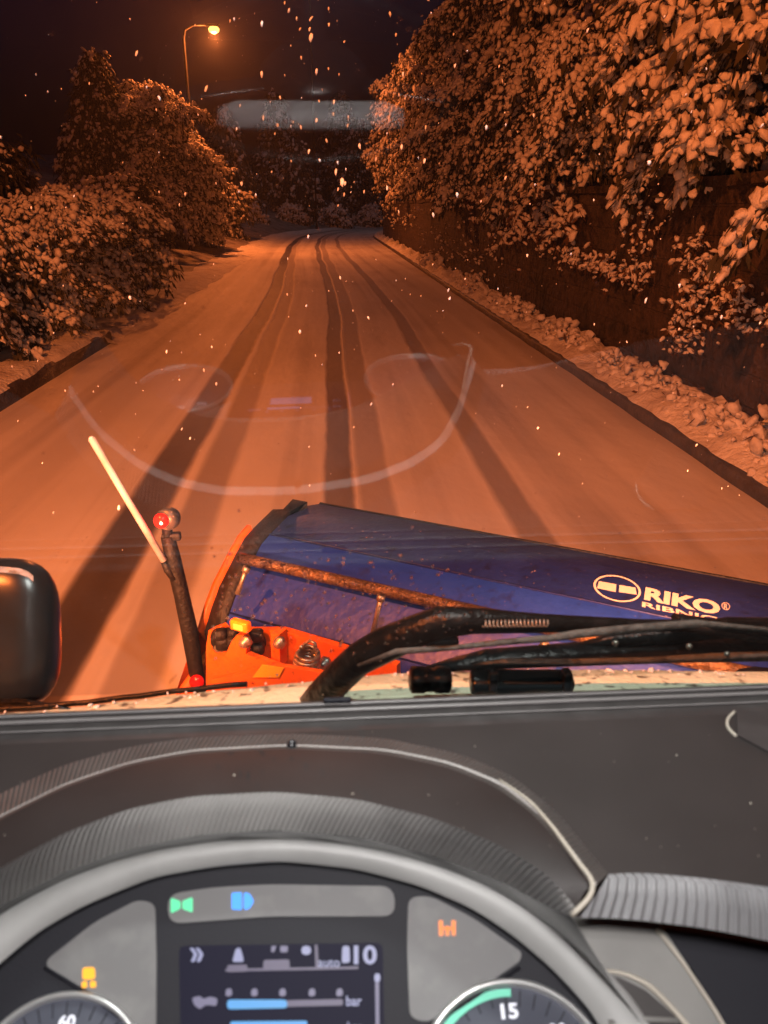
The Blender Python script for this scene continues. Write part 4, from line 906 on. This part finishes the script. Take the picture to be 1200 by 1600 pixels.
# lit amber lamp
mb = MB(); c = onF(376, 977, .12); mb.rbox(c, (.075, .03, .04), (DD, BK, [0, 0, 1]), .008); al = mb.build('marker_light', M['amber_lens'], plow)
mb = MB(); mb.rbox(c+BK*.014, (.040, .012, .022), (DD, BK, [0, 0, 1]), .004); mb.build('lamp_core', M['amber_core'], al); al['label'] = 'small glowing amber lamp above the orange frame'
light('amber_light', 'POINT', tuple(c+BK*.08+np.array([0, 0, .05])), 2.2, (1, .10, .01), plow, .02)
# marker pole with red lamp and white rod
YP = 2.72
mb = MB(); pts = [(312, 1085), (305, 1040), (296, 985), (284, 930), (270, 872), (262, 838)]
mb.tube([atY(x, y, YP) for x, y in pts], [.030, .030, .033, .030, .030, .026], 10)
mb.tube([atY(253, 872, YP-.02), atY(262, 890, YP-.02), atY(272, 905, YP-.02)], [.010, .017, .014], 8)
mb.tube([atY(262, 842, YP), atY(261, 824, YP)], .02, 8); mb.rbox(atY(268, 838, YP), (.07, .03, .03), None, .006)
pole = mb.build('marker_pole', M['black_edge'], plow)
mb = MB(); c = atY(261, 814, YP); mb.lathe(c+np.array([.012, .045, 0]), (-.25, -1, .15), [(.008, -.01), (.034, .0), (.043, .022), (.043, .055), (.036, .066), (.01, .068)], 24); lh = mb.build('position_lamp', M['lamp_grey'], pole); lh['label'] = 'round grey position lamp with a lit red lens'
mb = MB(); c2 = atY(252, 816, YP-.035); mb.lathe(c2+np.array([0, .02, 0]), (-.2, -1, .2), [(.027, 0), (.029, .015), (.022, .026), (.004, .031)], 16)
mb.lathe(c2+np.array([.002, -.012, 0]), (-.2, -1, .2), [(.006, 0), (.005, .004), (.001, .006)], 10, 1); mb.build('red_lens', [M['red_lens'], M['red_core']], lh) if False else mb.build('red_lens', [M['red_lens'], M['red_core']], pole)
light('red_light', 'POINT', tuple(c2+np.array([0, -.06, 0])), .8, (1, .04, .02), plow, .01)
mb = MB(); mb.tube([atY(143, 685, YP-.05), atY(200, 782, YP-.05), atY(256, 876, YP-.03)], [.0135, .0130, .0130], 12); mb.tube([atY(141, 682, YP-.05), atY(143.5, 686, YP-.05)], [.006, .0135], 12); mb.build('marker_rod', M['rod'], pole)
mb = MB(); mb.lathe(atY(308, 1064, YP-.05), (0, -1, .2), [(.028, 0), (.03, .012), (.01, .02)], 16); mb.build('red_reflector', M['red_dark'], pole)

# ------------------------------------------------------------------ falling snow
rg = np.random.default_rng(21); n = 3400
Yd = 2.2+rg.uniform(0, 1, n)**1.4*45; P = []
for y in Yd:
    t = y; P.append([rg.uniform(-.6, .6)*t, y, 2.35+rg.uniform(-.85, .32)*t])
NB = 70
for _ in range(NB): y = rg.uniform(3.5, 9); P.append(list(atY(rg.normal(520, 110), rg.uniform(-20, 330), y)))
P = np.array(P); k = (P[:, 2] > .1) & (P[:, 0] < 4.2) & (P[:, 0] > -5.5)&~((P[:,2]<1.4)&(P[:,1]<4.2)); P = P[k]
D = np.tile([.15, -.25, 1.0], (len(P), 1))+rg.normal(0, .25, P.shape)
V, F = lumps(P, D, np.where(np.arange(len(P)) >= len(P)-NB, rg.uniform(.010, .022, len(P)), np.clip(np.exp(rg.normal(-5.5, .45, len(P))), .002, .011)*(1+P[:, 1]*.06)), rg, ICO1, .45, .45)
o = np_mesh('falling_snow', V, F, mat('snowflake', (.9, .9, .92), .6), None, (0, 0, 0), True); props(o, 'scattered snowflakes falling through the lamplight over the road', 'snowflakes', kind='stuff')

# ------------------------------------------------------------------ snowy night air
me = bpy.data.meshes.new('haze'); me.from_pydata([(x, y, z) for z in (-3, 60) for y in (-430, 430) for x in (-430, 430)], [], [(0, 2, 3, 1), (4, 5, 7, 6), (0, 1, 5, 4), (1, 3, 7, 5), (3, 2, 6, 7), (2, 0, 4, 6)])
hz = bpy.data.objects.new('haze', me); COL.objects.link(hz); hm = bpy.data.materials.new('snowy_air'); hm.use_nodes = True; t = hm.node_tree; t.nodes.clear()
oo = t.nodes.new('ShaderNodeOutputMaterial'); pv = t.nodes.new('ShaderNodeVolumePrincipled'); pv.inputs['Color'].default_value = (.85, .88, .95, 1); pv.inputs['Density'].default_value = .0009; pv.inputs['Anisotropy'].default_value = .55
t.links.new(pv.outputs[0], oo.inputs['Volume']); me.materials.append(hm); props(hz, 'thin snowy night air glowing round the lamps', 'haze', kind='stuff')

for o in bpy.data.objects:
    if '_o' in o: del o['_o']
